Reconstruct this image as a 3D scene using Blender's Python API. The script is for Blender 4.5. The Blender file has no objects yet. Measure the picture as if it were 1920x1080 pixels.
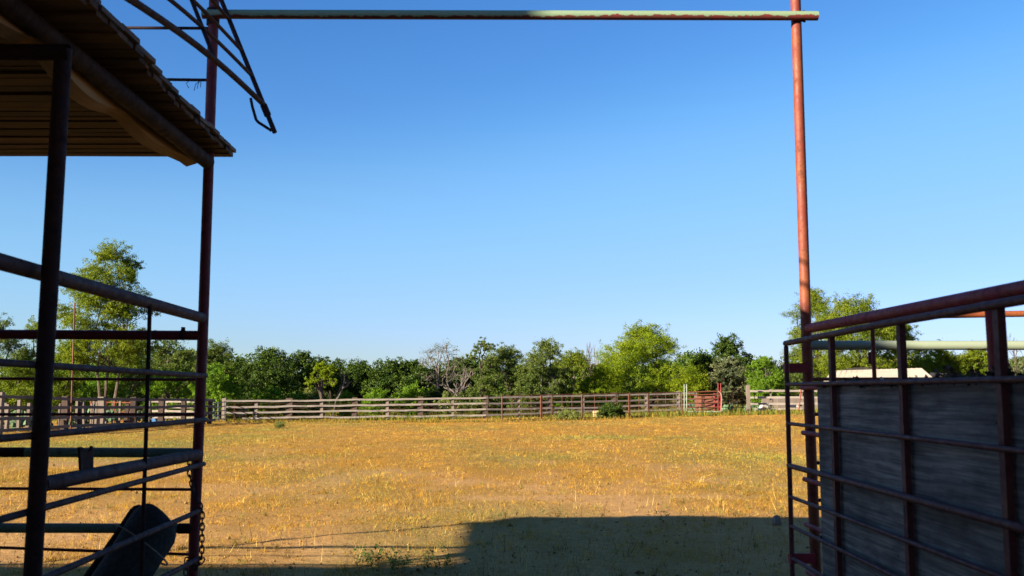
import bpy, math, random
import numpy as np
from mathutils import Vector, Matrix
R = math.radians
sc = bpy.context.scene
col = sc.collection
rng = np.random.default_rng(7)
random.seed(7)

# ---------------------------------------------------------------- camera
PITCH = math.atan(196/1867.0)
CAMZ = 1.6
cd = bpy.data.cameras.new("camera"); cam = bpy.data.objects.new("camera", cd); col.objects.link(cam)
cd.lens = 35.0; cd.sensor_width = 36.0; cd.clip_start = 0.05; cd.clip_end = 3000
cam.location = (0, 0, CAMZ); cam.rotation_euler = (math.pi/2 + PITCH, 0, 0)
cd.dof.use_dof = True; cd.dof.focus_distance = 30.0; cd.dof.aperture_fstop = 5.0
sc.camera = cam

# ---------------------------------------------------------------- sky and sun
SUN_AZ = 55.0      # degrees the sunlight travels to the right of straight ahead
SUN_EL = 18.1
w = bpy.data.worlds.new("World"); sc.world = w; w.use_nodes = True
wn = w.node_tree; wn.nodes.clear()
sky = wn.nodes.new("ShaderNodeTexSky"); sky.sky_type = 'NISHITA'; sky.sun_disc = False
sky.sun_elevation = R(SUN_EL); sky.sun_rotation = R(180 + SUN_AZ)
sky.altitude = 0; sky.air_density = 1.0; sky.dust_density = 0.35; sky.ozone_density = 3.0
hs = wn.nodes.new("ShaderNodeHueSaturation"); hs.inputs["Saturation"].default_value = 1.12; hs.inputs["Value"].default_value = 1.0
bg = wn.nodes.new("ShaderNodeBackground"); bg.inputs[1].default_value = 0.053
wo = wn.nodes.new("ShaderNodeOutputWorld")
wn.links.new(sky.outputs[0], hs.inputs["Color"]); tint = wn.nodes.new("ShaderNodeMix"); tint.data_type = 'RGBA'; tint.blend_type = 'MULTIPLY'; tint.inputs[0].default_value = 1.0
tint.inputs[7].default_value = (.68, .765, 1.04, 1)
wn.links.new(hs.outputs[0], tint.inputs[6])
k1 = wn.nodes.new("ShaderNodeVectorMath"); k1.operation = 'SCALE'; k1.inputs["Scale"].default_value = .198
cu = wn.nodes.new("ShaderNodeRGBCurve"); k2 = wn.nodes.new("ShaderNodeVectorMath"); k2.operation = 'SCALE'; k2.inputs["Scale"].default_value = 1/.198
for ch_, pts_ in ((0, [(.12, .095), (.215, .25), (.50, .468)]), (1, [(.30, .305), (.485, .57), (.81, .735)])):
    for q_ in pts_: cu.mapping.curves[ch_].points.new(*q_)
    cu.mapping.curves[ch_].points[-1].location = (1.0, .86)
cu.mapping.update()
wn.links.new(tint.outputs[2], k1.inputs[0]); wn.links.new(k1.outputs[0], cu.inputs["Color"]); wn.links.new(cu.outputs[0], k2.inputs[0]); wn.links.new(k2.outputs[0], bg.inputs[0]); wn.links.new(bg.outputs[0], wo.inputs[0])
sl = bpy.data.lights.new("sun", 'SUN'); sl.energy = 5.0; sl.angle = R(0.53); sl.color = (1.0, 0.89, 0.72)
so = bpy.data.objects.new("sun", sl); col.objects.link(so)
sd = Vector((math.sin(R(SUN_AZ))*math.cos(R(SUN_EL)), math.cos(R(SUN_AZ))*math.cos(R(SUN_EL)), -math.sin(R(SUN_EL))))
so.rotation_euler = sd.to_track_quat('-Z', 'Y').to_euler(); so.location = (-30, -30, 40)
sc.view_settings.view_transform = 'Standard'; sc.view_settings.look = 'None'
sc.view_settings.exposure = 1.90; sc.view_settings.gamma = 1.0

# ---------------------------------------------------------------- helpers
def at(px, py, Y):
    """world point on the sight line of a photograph pixel, at the distance Y ahead of the camera"""
    xc = (px-960)/1867.0; yc = (540-py)/1867.0
    d = (xc, math.cos(PITCH)-math.sin(PITCH)*yc, math.sin(PITCH)+math.cos(PITCH)*yc)
    k = Y/d[1]
    return Vector((d[0]*k, Y, CAMZ+d[2]*k))
def at_side(px, py, X):
    p = at(px, py, 1.0)
    k = X/p.x
    return Vector((X, k, CAMZ+(p.z-CAMZ)*k))

def gz(X, Y):
    """height of the ground"""
    X = np.asarray(X, float); Y = np.asarray(Y, float)
    t = np.clip((X+8)/24, 0, 1.25)**1.5
    b = np.clip((Y-14)/46, 0, 1); b = b*b*(3-2*b)
    return 0.36*t*b
def g(X, Y): return float(gz(X, Y))

def vnoise(x, y, seed=0):
    x = np.asarray(x, float); y = np.asarray(y, float)
    xi = np.floor(x).astype(np.int64); yi = np.floor(y).astype(np.int64)
    fx = x-xi; fy = y-yi
    fx = fx*fx*(3-2*fx); fy = fy*fy*(3-2*fy)
    def h(a, b):
        n = (a*374761393 + b*668265263 + seed*1442695) & 0x7fffffff
        n = ((n ^ (n >> 13))*1274126177) & 0x7fffffff
        n = (n ^ (n >> 16)) & 0xffff
        return n/65535.0
    return (h(xi, yi)*(1-fx)+h(xi+1, yi)*fx)*(1-fy)+(h(xi, yi+1)*(1-fx)+h(xi+1, yi+1)*fx)*fy
def fbm(x, y, seed=0, o=3):
    s = 0; a = 0.5; t = 0
    for i in range(o):
        s = s+a*vnoise(np.asarray(x)*2**i, np.asarray(y)*2**i, seed+i*17); t += a; a *= 0.55
    return s/t
def bare(X, Y):
    """1 where the dirt shows between the grass"""
    X = np.asarray(X, float); Y = np.asarray(Y, float)
    n = fbm(X*0.6, Y*0.3, 3, 5)
    b = np.clip((n-0.50)*4.0, 0, 1)*np.clip((34-Y)/14, 0.12, .9)
    tr = np.exp(-((Y-15.4-0.03*X+1.3*(fbm(X*0.3, Y*0+2, 9)-0.5))/0.5)**2)*np.clip(fbm(X*0.7, Y*0+5, 41)*3.4-1.35, 0, 1)
    tr2 = np.exp(-((Y-20.5+0.15*X+1.6*(fbm(X*0.2, Y*0+8, 19)-0.5))/0.6)**2)*np.clip(fbm(X*0.3, Y*0+1, 31)*3-1.4, 0, 1)
    near = np.clip((17.0+5.0*(fbm(X*.5, Y*.5, 77)-.5)-Y)/5.5, 0, 1)*0.85
    return np.clip(np.maximum.reduce([b, tr*0.95, tr2*.6, near*np.clip(.25+1.5*(fbm(X*1.1, Y*0.7, 57, 4)-.15), .2, 1.1)]), 0, 1)
def green(X, Y):
    X = np.asarray(X, float); Y = np.asarray(Y, float)
    a = np.exp(-((X+13)/4.5)**2-((Y-30)/6)**2)*1.1
    a = a+np.exp(-((X-3.2)/2.3)**2-((Y-35)/1.6)**2)*1.0
    a = a+np.exp(-((X+9.7)/1.3)**2-((Y-43)/1.6)**2)*0.8
    a = a+np.exp(-((X-8)/3)**2-((Y-22)/5)**2)*0.5
    return np.clip(a*(0.4+1.2*fbm(X*.8, Y*.4, 71))+np.clip(fbm(X*.35, Y*.16, 91)-.47, 0, 1)*1.7, 0, 1)

class MB:
    """collects shapes into one mesh"""
    def __init__(self): self.v = []; self.f = []
    def add(self, vs, fs):
        b = len(self.v); self.v += [tuple(p) for p in vs]; self.f += [tuple(i+b for i in q) for q in fs]; return self
    def tube(self, pts, r, seg=12, cap=True, hollow=False):
        pts = [Vector(p) for p in pts]; n = len(pts)
        rs = r if isinstance(r, (list, tuple)) else [r]*n
        vs = []; up = None
        for i, p in enumerate(pts):
            t = (pts[min(i+1, n-1)]-pts[max(i-1, 0)]).normalized()
            if up is None:
                a = Vector((0, 0, 1)) if abs(t.z) < .9 else Vector((1, 0, 0))
                up = (a-t*a.dot(t)).normalized()
            else:
                up = (up-t*up.dot(t)).normalized()
            s = t.cross(up)
            for k in range(seg):
                a = 2*math.pi*k/seg
                vs.append(p+up*math.cos(a)*rs[i]+s*math.sin(a)*rs[i])
        fs = []
        for i in range(n-1):
            for k in range(seg):
                k2 = (k+1) % seg
                fs.append((i*seg+k, i*seg+k2, (i+1)*seg+k2, (i+1)*seg+k))
        if cap:
            fs.append(tuple(range(seg))[::-1]); fs.append(tuple((n-1)*seg+k for k in range(seg)))
        return self.add(vs, fs)
    def box(self, c, s, rot=None):
        c = Vector(c); hx, hy, hz = s[0]/2, s[1]/2, s[2]/2
        vs = [Vector((x*hx, y*hy, z*hz)) for x in (-1, 1) for y in (-1, 1) for z in (-1, 1)]
        if rot is not None: vs = [rot @ p for p in vs]
        return self.add([c+p for p in vs], [(0, 1, 3, 2), (4, 6, 7, 5), (0, 4, 5, 1), (2, 3, 7, 6), (0, 2, 6, 4), (1, 5, 7, 3)])
    def beam(self, a, b, wd, h, up=Vector((0, 0, 1)), roll=0):
        """box from a to b, h along up, wd across"""
        a = Vector(a); b = Vector(b); t = b-a; L = t.length; t.normalize()
        s = t.cross(up).normalized(); u = s.cross(t).normalized()
        m = Matrix((t, s, u)).transposed()
        return self.box((a+b)/2, (L, wd, h), m)
    def plank(self, a, b, wd, h, n=6, jit=0.012, sd=None):
        """a weathered board with uneven edges, h tall, wd thick"""
        rr = random.Random(sd)
        a = Vector(a); b = Vector(b); t = (b-a).normalized(); s = t.cross(Vector((0, 0, 1))).normalized(); u = s.cross(t)
        vs = []
        for i in range(n+1):
            p = a+(b-a)*(i/n)
            e1 = rr.uniform(-jit, jit); e2 = rr.uniform(-jit, jit); o = rr.uniform(-jit, jit)*.7
            for (ss, uu) in ((-1, -1), (1, -1), (1, 1), (-1, 1)):
                vs.append(p+s*(ss*wd/2+o)+u*(uu*h/2+(e1 if uu > 0 else e2)))
        fs = []
        for i in range(n):
            for k in range(4):
                fs.append((i*4+k, i*4+(k+1) % 4, (i+1)*4+(k+1) % 4, (i+1)*4+k))
        fs.append((3, 2, 1, 0)); fs.append((n*4, n*4+1, n*4+2, n*4+3))
        return self.add(vs, fs)
    def build(self, name, mat, parent=None, smooth=True):
        me = bpy.data.meshes.new(name); me.from_pydata([tuple(p) for p in self.v], [], self.f)
        me.validate(); me.materials.append(mat)
        o = bpy.data.objects.new(name, me); col.objects.link(o)
        if smooth:
            me.shade_smooth(); me.set_sharp_from_angle(angle=R(40))
        if parent is not None:
            o.parent = parent; o.matrix_parent_inverse = parent.matrix_world.inverted() if False else Matrix.Translation(-parent.location)
        return o
def np_mesh(name, verts, k, mat, parent=None, colors=None, smooth=False):
    """fast mesh of separate k-sided faces from an (n*k,3) array"""
    verts = np.ascontiguousarray(verts, np.float32); n = len(verts)//k
    me = bpy.data.meshes.new(name)
    me.vertices.add(n*k); me.vertices.foreach_set("co", verts.ravel())
    me.loops.add(n*k); me.loops.foreach_set("vertex_index", np.arange(n*k, dtype=np.int32))
    me.polygons.add(n); me.polygons.foreach_set("loop_start", np.arange(0, n*k, k, dtype=np.int32))
    try: me.polygons.foreach_set("loop_total", np.full(n, k, dtype=np.int32))
    except Exception: pass
    if colors is not None:
        ca = me.color_attributes.new("tint", 'FLOAT_COLOR', 'POINT')
        c4 = np.ones((n*k, 4), np.float32); c4[:, :3] = np.repeat(colors, k, axis=0)
        ca.data.foreach_set("color", c4.ravel())
    me.update(calc_edges=True); me.materials.append(mat)
    o = bpy.data.objects.new(name, me); col.objects.link(o)
    if parent is not None: o.parent = parent
    return o
def tag(o, label=None, cat=None, group=None, kind=None):
    if label: o["label"] = label
    if cat: o["category"] = cat
    if group: o["group"] = group
    if kind: o["kind"] = kind
    return o
def thing(name, label, cat, loc=(0, 0, 0), group=None):
    o = bpy.data.objects.new(name, None); col.objects.link(o); o.location = loc; o.empty_display_size = .2
    return tag(o, label, cat, group)
def copy_thing(r, loc, rz=0, s=1.0, label=None):
    c = r.copy(); col.objects.link(c); c.location = loc; c.rotation_euler = (0, 0, rz)
    c.scale = (s, s, s) if isinstance(s, (int, float)) else s
    if label: c["label"] = label
    for ch in r.children:
        d = ch.copy(); col.objects.link(d); d.parent = c
    return c

# ---------------------------------------------------------------- materials
def new_mat(name):
    m = bpy.data.materials.new(name); m.use_nodes = True; nt = m.node_tree; nt.nodes.clear()
    o = nt.nodes.new("ShaderNodeOutputMaterial"); p = nt.nodes.new("ShaderNodeBsdfPrincipled")
    nt.links.new(p.outputs[0], o.inputs[0]); return m, nt, p, o
def N(nt, t, **kw):
    n = nt.nodes.new(t)
    for k, v in kw.items():
        if hasattr(n, k): setattr(n, k, v)
        else: n.inputs[k].default_value = v
    return n
def ramp(nt, src, stops, interp='LINEAR'):
    r = nt.nodes.new("ShaderNodeValToRGB"); r.color_ramp.interpolation = interp
    e = r.color_ramp.elements
    while len(e) < len(stops): e.new(0.5)
    for i, (p, c) in enumerate(stops):
        e[i].position = p; e[i].color = (c[0], c[1], c[2], 1) if not isinstance(c, (int, float)) else (c, c, c, 1)
    nt.links.new(src, r.inputs[0]); return r
def mixc(nt, fac, a, b, mode='MIX'):
    m = nt.nodes.new("ShaderNodeMix"); m.data_type = 'RGBA'; m.blend_type = mode
    for s, v in ((m.inputs[0], fac), (m.inputs[6], a), (m.inputs[7], b)):
        if isinstance(v, (int, float)): s.default_value = v
        elif isinstance(v, tuple): s.default_value = (v[0], v[1], v[2], 1)
        else: nt.links.new(v, s)
    return m.outputs[2]
def coords(nt, scale=(1, 1, 1)):
    t = nt.nodes.new("ShaderNodeTexCoord"); mp = nt.nodes.new("ShaderNodeMapping"); mp.inputs["Scale"].default_value = scale
    nt.links.new(t.outputs["Object"], mp.inputs[0]); return mp.outputs[0]
def noise(nt, vec, scale, detail=4, rough=0.55):
    n = nt.nodes.new("ShaderNodeTexNoise"); n.inputs["Scale"].default_value = scale; n.inputs["Detail"].default_value = detail
    n.inputs["Roughness"].default_value = rough; nt.links.new(vec, n.inputs["Vector"]); return n.outputs[0]
def bump(nt, p, h, strength=.3, dist=.01):
    b = nt.nodes.new("ShaderNodeBump"); b.inputs["Strength"].default_value = strength; b.inputs["Distance"].default_value = dist
    nt.links.new(h, b.inputs["Height"]); nt.links.new(b.outputs[0], p.inputs["Normal"])
DK = (.54, .50, .45)     # albedo scale, low and warm so that shade renders darker and less blue
def dull(nt, c): return mixc(nt, 1.0, c, DK, 'MULTIPLY')
def pipe_mat(name, paint, rust, dark, lo=.42, hi=.62, rough=.62, spec=.3):
    m, nt, p, o = new_mat(name); v = coords(nt)
    n1 = noise(nt, v, 5.0, 6, .65); n2 = noise(nt, v, 55, 3, .6); n3 = noise(nt, v, 17, 5, .7)
    c = mixc(nt, ramp(nt, n1, [(lo, 0.0), (hi, 1.0)]).outputs[0], paint, rust)
    c = mixc(nt, ramp(nt, n3, [(.56, 0.0), (.72, .8)]).outputs[0], c, dark)
    c = mixc(nt, 0.55, c, ramp(nt, n2, [(.3, .55), (.7, 1.0)]).outputs[0], 'MULTIPLY')
    nt.links.new(dull(nt, c), p.inputs["Base Color"])
    nt.links.new(ramp(nt, n3, [(.3, rough-.15), (.7, rough+.2)]).outputs[0], p.inputs["Roughness"])
    p.inputs["Specular IOR Level"].default_value = spec
    bump(nt, p, n2, .25, .004); return m
def split_mat(name, top, under, zc, r, chip=(.10, .05, .03)):
    """paint on the upper side of a pipe, red oxide primer showing below and where it has flaked"""
    m, nt, p, o = new_mat(name); v = coords(nt); t = nt.nodes.new("ShaderNodeTexCoord")
    sx = nt.nodes.new("ShaderNodeSeparateXYZ"); nt.links.new(t.outputs["Object"], sx.inputs[0])
    a = N(nt, "ShaderNodeMath", operation='SUBTRACT'); nt.links.new(sx.outputs[2], a.inputs[0]); a.inputs[1].default_value = zc
    b = N(nt, "ShaderNodeMath", operation='DIVIDE'); nt.links.new(a.outputs[0], b.inputs[0]); b.inputs[1].default_value = r*2
    n = noise(nt, v, 14, 6, .7); nm = noise(nt, v, 1.7, 3, .5)
    c1 = N(nt, "ShaderNodeMath", operation='MULTIPLY_ADD'); nt.links.new(n, c1.inputs[0]); c1.inputs[1].default_value = .9; nt.links.new(b.outputs[0], c1.inputs[2])
    c2 = N(nt, "ShaderNodeMath", operation='MULTIPLY_ADD'); nt.links.new(nm, c2.inputs[0]); c2.inputs[1].default_value = .5; nt.links.new(c1.outputs[0], c2.inputs[2])
    f = ramp(nt, c2.outputs[0], [(.46, 1.0), (.52, 0.0)]).outputs[0]
    un = mixc(nt, ramp(nt, n, [(.4, 0.0), (.7, 1.0)]).outputs[0], under, chip)
    tp = mixc(nt, ramp(nt, noise(nt, v, 40, 3, .6), [(.35, .75), (.7, 1.0)]).outputs[0], tuple(x*.8 for x in top), top)
    tp = mixc(nt, ramp(nt, noise(nt, v, 23, 5, .75), [(.66, 0.0), (.70, .9)]).outputs[0], tp, under)
    nt.links.new(dull(nt, mixc(nt, f, tp, un)), p.inputs["Base Color"])
    p.inputs["Roughness"].default_value = .55; p.inputs["Specular IOR Level"].default_value = .35
    bump(nt, p, n, .2, .004); return m
def wood_mat(name, a, b, dark, axis=0, sc_=1.0, rough=.85, bs=.5, var=.72):
    m, nt, p, o = new_mat(name)
    s = [22*sc_]*3; s[axis] = 1.1*sc_
    t = nt.nodes.new("ShaderNodeTexCoord"); gm = nt.nodes.new("ShaderNodeNewGeometry")
    oi = nt.nodes.new("ShaderNodeObjectInfo")
    ad = N(nt, "ShaderNodeVectorMath", operation='ADD'); nt.links.new(t.outputs["Object"], ad.inputs[0])
    ml = N(nt, "ShaderNodeMath", operation='MULTIPLY_ADD'); nt.links.new(gm.outputs["Random Per Island"], ml.inputs[0]); ml.inputs[1].default_value = 19.0; nt.links.new(oi.outputs["Random"], ml.inputs[2])
    nt.links.new(ml.outputs[0], ad.inputs[1])
    mp = nt.nodes.new("ShaderNodeMapping"); mp.inputs["Scale"].default_value = s; nt.links.new(ad.outputs[0], mp.inputs[0])
    n1 = noise(nt, mp.outputs[0], 1.0, 6, .62)
    mp2 = nt.nodes.new("ShaderNodeMapping"); s2 = [3.0*sc_]*3; s2[axis] = .8*sc_; mp2.inputs["Scale"].default_value = s2; nt.links.new(ad.outputs[0], mp2.inputs[0])
    n2 = noise(nt, mp2.outputs[0], 1.0, 4, .6)
    c = mixc(nt, ramp(nt, n1, [(.3, 0.0), (.7, 1.0)]).outputs[0], a, b)
    c = mixc(nt, ramp(nt, n2, [(.55, 0.0), (.75, .85)]).outputs[0], c, dark)
    c = mixc(nt, ramp(nt, n1, [(.22, .8), (.34, 0.0)]).outputs[0], c, dark)
    rv = ramp(nt, gm.outputs["Random Per Island"], [(0.0, var), (1.0, 1.0)]).outputs[0]
    c = mixc(nt, 1.0, c, rv, 'MULTIPLY')
    nt.links.new(dull(nt, c), p.inputs["Base Color"]); p.inputs["Roughness"].default_value = rough; p.inputs["Specular IOR Level"].default_value = .25
    bump(nt, p, n1, bs, .01); return m
def leaf_mat(name, stops, trans=.35, nscale=.5):
    m, nt, p, o = new_mat(name); nt.nodes.remove(p)
    gm = nt.nodes.new("ShaderNodeNewGeometry"); v = coords(nt)
    r1 = ramp(nt, gm.outputs["Random Per Island"], stops).outputs[0]
    n = noise(nt, v, nscale, 3, .5)
    c = mixc(nt, 1.0, r1, ramp(nt, n, [(.3, (.70, .78, .70)), (.7, (1.25, 1.15, 1.0))]).outputs[0], 'MULTIPLY'); c = mixc(nt, 1.0, c, (.70, .77, .60), 'MULTIPLY')
    d = nt.nodes.new("ShaderNodeBsdfDiffuse"); tr = nt.nodes.new("ShaderNodeBsdfTranslucent"); mx = nt.nodes.new("ShaderNodeMixShader")
    gl = nt.nodes.new("ShaderNodeBsdfGlossy"); gl.inputs["Roughness"].default_value = .45; m2 = nt.nodes.new("ShaderNodeMixShader"); m2.inputs[0].default_value = .008
    nt.links.new(c, d.inputs[0]); nt.links.new(mixc(nt, 1.0, c, (1.15, 1.2, .6), 'MULTIPLY'), tr.inputs[0]); mx.inputs[0].default_value = trans
    nt.links.new(d.outputs[0], mx.inputs[1]); nt.links.new(tr.outputs[0], mx.inputs[2])
    nt.links.new(mx.outputs[0], m2.inputs[1]); nt.links.new(gl.outputs[0], m2.inputs[2]); nt.links.new(m2.outputs[0], o.inputs[0])
    return m
def plain(name, c, rough=.7, var=.25, scale=12, spec=.3):
    m, nt, p, o = new_mat(name); v = coords(nt); n = noise(nt, v, scale, 5, .6)
    nt.links.new(dull(nt, mixc(nt, ramp(nt, n, [(.3, 0.0), (.7, 1.0)]).outputs[0], tuple(x*(1-var) for x in c), tuple(min(1, x*(1+var)) for x in c))), p.inputs["Base Color"])
    p.inputs["Roughness"].default_value = rough; p.inputs["Specular IOR Level"].default_value = spec
    bump(nt, p, n, .2, .01); return m

M = {}
M['rust'] = pipe_mat('rusty_red_pipe', (.31, .062, .034), (.37, .11, .036), (.12, .042, .025), .42, .62)
M['red'] = pipe_mat('red_oxide_pipe', (.26, .028, .04), (.22, .04, .028), (.07, .02, .02), .46, .68)
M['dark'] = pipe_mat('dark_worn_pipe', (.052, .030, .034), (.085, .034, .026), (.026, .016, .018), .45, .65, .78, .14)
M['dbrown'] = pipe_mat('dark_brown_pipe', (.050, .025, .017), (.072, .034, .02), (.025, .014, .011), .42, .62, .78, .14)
M['red_bright'] = pipe_mat('red_worn_pipe_bright', (.50, .045, .075), (.42, .07, .05), (.16, .03, .03), .46, .68)  # brighter copy of the red pipe, for the lighter shade along the right alley
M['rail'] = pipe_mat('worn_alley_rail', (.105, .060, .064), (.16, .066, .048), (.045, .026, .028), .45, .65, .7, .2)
M['gate'] = pipe_mat('dull_red_gate_rod', (.16, .040, .045), (.18, .06, .045), (.06, .032, .032), .45, .65)
M['brown'] = pipe_mat('brown_rusted_rod', (.10, .045, .030), (.15, .065, .030), (.04, .022, .016), .42, .62, .78, .14)
M['orange'] = pipe_mat('orange_rusted_pipe', (.42, .12, .035), (.36, .085, .03), (.16, .045, .02), .42, .66)
M['brust'] = pipe_mat('brown_rust_pipe', (.22, .07, .04), (.28, .10, .045), (.09, .035, .025), .42, .66)
M['chain'] = pipe_mat('old_chain_steel', (.055, .042, .038), (.08, .04, .025), (.03, .02, .02))
M['galv'] = plain('dull_blue_grey_steel', (.16, .17, .20), .5, .2, 20, .5)
M['pale_green'] = plain('pale_green_paint', (.40, .50, .41), .55, .15, 9)
M['red_paint'] = plain('bright_red_paint', (.30, .028, .03), .55, .25, 9)
M['deck'] = wood_mat('shed_roof_boards', (.115, .062, .032), (.29, .17, .085), (.025, .015, .01), 0, .8, var=.35)
M['deck_end'] = wood_mat('grey_board_ends', (.22, .18, .15), (.32, .27, .22), (.08, .06, .05), 0, 1.0)
M['timber'] = wood_mat('rough_timber', (.50, .28, .11), (.80, .50, .21), (.06, .035, .02), 1, 1.1)
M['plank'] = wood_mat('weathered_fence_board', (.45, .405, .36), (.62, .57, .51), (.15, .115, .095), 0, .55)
M['plank_shaded'] = wood_mat('weathered_shaded_board', (.24, .185, .155), (.32, .265, .23), (.10, .075, .06), 1, .55)  # darker than the far boards, shade of the left fence's face put into the colour
M['postw'] = wood_mat('weathered_fence_post', (.25, .205, .175), (.36, .305, .265), (.12, .09, .075), 2, .55)
M['tie'] = wood_mat('dark_old_post', (.085, .055, .044), (.13, .088, .07), (.035, .025, .02), 2, .55)
def ply_mat():
    m, nt, p, o = new_mat('grey_weathered_plywood')
    v1 = coords(nt, (1, .22, 1)); wv = nt.nodes.new("ShaderNodeTexWave"); wv.wave_type = 'BANDS'; wv.bands_direction = 'Z'
    wv.inputs["Scale"].default_value = 5.5; wv.inputs["Distortion"].default_value = 14.0; wv.inputs["Detail"].default_value = 6.0; wv.inputs["Detail Scale"].default_value = .55; wv.inputs["Detail Roughness"].default_value = .68
    nt.links.new(v1, wv.inputs["Vector"])
    fine = noise(nt, coords(nt, (80, 2.0, 80)), 1.0, 4, .6); blot = noise(nt, coords(nt, (1, 1.0, 2.2)), 1.7, 5, .6)
    c = mixc(nt, ramp(nt, wv.outputs[1], [(.15, 0.0), (.85, 1.0)]).outputs[0], (.35, .345, .325), (.49, .48, .45))
    c = mixc(nt, 1.0, c, ramp(nt, fine, [(.32, .50), (.62, 1.10)]).outputs[0], 'MULTIPLY')
    c = mixc(nt, ramp(nt, blot, [(.42, 0.0), (.70, .75)]).outputs[0], c, (.085, .08, .075))
    c = mixc(nt, ramp(nt, blot, [(.22, .55), (.40, 0.0)]).outputs[0], c, (.52, .50, .45))
    nt.links.new(dull(nt, c), p.inputs["Base Color"]); p.inputs["Roughness"].default_value = .9; p.inputs["Specular IOR Level"].default_value = .2
    bump(nt, p, fine, .5, .006); return m
M['ply'] = ply_mat()
M['siding'] = plain('brown_siding', (.22, .15, .09), .8, .2, 4)
M['tin'] = plain('beige_tin_roof', (1.0, .82, .65), .55, .10, .9, .2)
M['darkroof'] = plain('dark_old_roof', (.06, .05, .045), .9, .3, 5)
M['rubber'] = plain('black_rubber_mat', (.060, .066, .066), .85, .45, 45, .25)
M['cord'] = plain('pale_cord', (.40, .36, .30), .8, .2, 40)
M['litter'] = plain('dry_grey_litter', (.13, .105, .08), .95, .5, 40)
M['stone'] = plain('pale_stone', (.34, .30, .25), .85, .25, 14)
M['white'] = plain('white_painted_tin', (.75, .75, .74), .5, .05, 6)
M['blue'] = plain('blue_plastic', (.05, .20, .50), .4, .1, 6, .5)
M['yellow'] = plain('pale_yellow_block', (.68, .58, .28), .8, .12, 12)
M['bark'] = plain('grey_brown_bark', (.13, .10, .08), .95, .4, 6)
M['bark_dark'] = plain('dark_bark', (.055, .042, .034), .95, .4, 6)
M['bark_pale'] = plain('bleached_dead_wood', (.18, .155, .14), .9, .25, 5)
M['barnwall'] = wood_mat('barn_boards', (.14, .10, .075), (.22, .16, .12), (.06, .04, .03), 2, .5)
M['cactus'] = leaf_mat('prickly_pear_pads', [(0, (.06, .10, .07)), (.6, (.10, .155, .115)), (1, (.16, .22, .165))], .05, .9)
LM = dict(
    mesquite=leaf_mat('mesquite_leaves', [(0, (.095, .132, .014)), (.5, (.180, .222, .020)), (1, (.315, .325, .034))], .42),
    mesq_big=leaf_mat('bright_mesquite_leaves', [(0, (0.119, 0.175, 0.010)), (.5, (0.224, 0.280, 0.014)), (1, (0.378, 0.406, 0.024))], .42, .35),
    oak=leaf_mat('dark_oak_leaves', [(0, (0.025, 0.045, 0.011)), (.5, (0.056, 0.092, 0.019)), (1, (0.119, 0.161, 0.033))], .22),
    olive=leaf_mat('olive_leaves', [(0, (0.063, 0.087, 0.024)), (.5, (0.119, 0.154, 0.039)), (1, (0.210, 0.238, 0.065))], .3),
    grey=leaf_mat('grey_green_leaves', [(0, (.075, .085, .048)), (.5, (.15, .155, .095)), (1, (.26, .245, .16))], .3),
    bright=leaf_mat('light_green_leaves', [(0, (0.084, 0.168, 0.014)), (.5, (0.168, 0.280, 0.024)), (1, (0.308, 0.406, 0.042))], .42),
    weed=leaf_mat('weed_leaves', [(0, (0.070, 0.119, 0.036)), (.5, (0.126, 0.196, 0.059)), (1, (0.224, 0.294, 0.095))], .3),
    sage=leaf_mat('dull_sage_leaves', [(0, (0.126, 0.154, 0.048)), (.5, (0.224, 0.238, 0.083)), (1, (0.378, 0.364, 0.131))], .3))

# ---------------------------------------------------------------- ground
def steps(a, b, s): return np.arange(a, b, s)
ys = np.concatenate([[-60, -30, -12, -4, 0, 3, 5], steps(6, 24, .16), steps(24, 72, .5), [74, 78, 84, 92, 105, 125, 160, 220, 330, 520, 900, 1500]])
xs = np.concatenate([[-1500, -700, -350, -200, -120, -80, -60], steps(-50, -8, .7), steps(-8, 8, .16), steps(8, 50, .7), [50, 60, 80, 120, 200, 350, 700, 1500]])
GX, GY = np.meshgrid(xs, ys)
nearw = np.clip((26-np.abs(GY))/18, 0, 1)
GZ = gz(GX, GY)+nearw*((fbm(GX*1.6, GY*1.6, 5, 4)-.5)*.05+(fbm(GX*7, GY*7, 15, 2)-.5)*.022)
nx, ny = len(xs), len(ys)
gm_ = bpy.data.meshes.new("ground")
V = np.stack([GX, GY, GZ], -1).reshape(-1, 3)
idx = np.arange(nx*ny).reshape(ny, nx)
F = np.stack([idx[:-1, :-1], idx[:-1, 1:], idx[1:, 1:], idx[1:, :-1]], -1).reshape(-1, 4)
gm_.from_pydata(V.tolist(), [], F.tolist())
ca = gm_.color_attributes.new("wear", 'FLOAT_COLOR', 'POINT')
cc = np.ones((nx*ny, 4), np.float32); cc[:, 0] = bare(V[:, 0], V[:, 1]); cc[:, 1] = green(V[:, 0], V[:, 1])
cc[:, 2] = np.clip((V[:, 1]-62)/8, 0, 1)
ca.data.foreach_set("color", cc.ravel())
gm_.shade_smooth()
m, nt, p, o = new_mat("field_soil"); v = coords(nt)
at_ = N(nt, "ShaderNodeAttribute", attribute_name="wear"); sp = nt.nodes.new("ShaderNodeSeparateColor"); nt.links.new(at_.outputs["Color"], sp.inputs[0])
n1 = noise(nt, v, 9, 6, .7); n2 = noise(nt, v, 60, 4, .6); n3 = noise(nt, v, .35, 4, .6)
straw = mixc(nt, ramp(nt, n1, [(.3, 0.0), (.7, 1.0)]).outputs[0], (.34, .185, .045), (.56, .35, .10))
straw = mixc(nt, ramp(nt, n3, [(.4, 0.0), (.65, .6)]).outputs[0], straw, (.50, .26, .05))
dirt = mixc(nt, ramp(nt, n1, [(.3, 0.0), (.7, 1.0)]).outputs[0], (.50, .29, .15), (.78, .49, .27))
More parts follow.
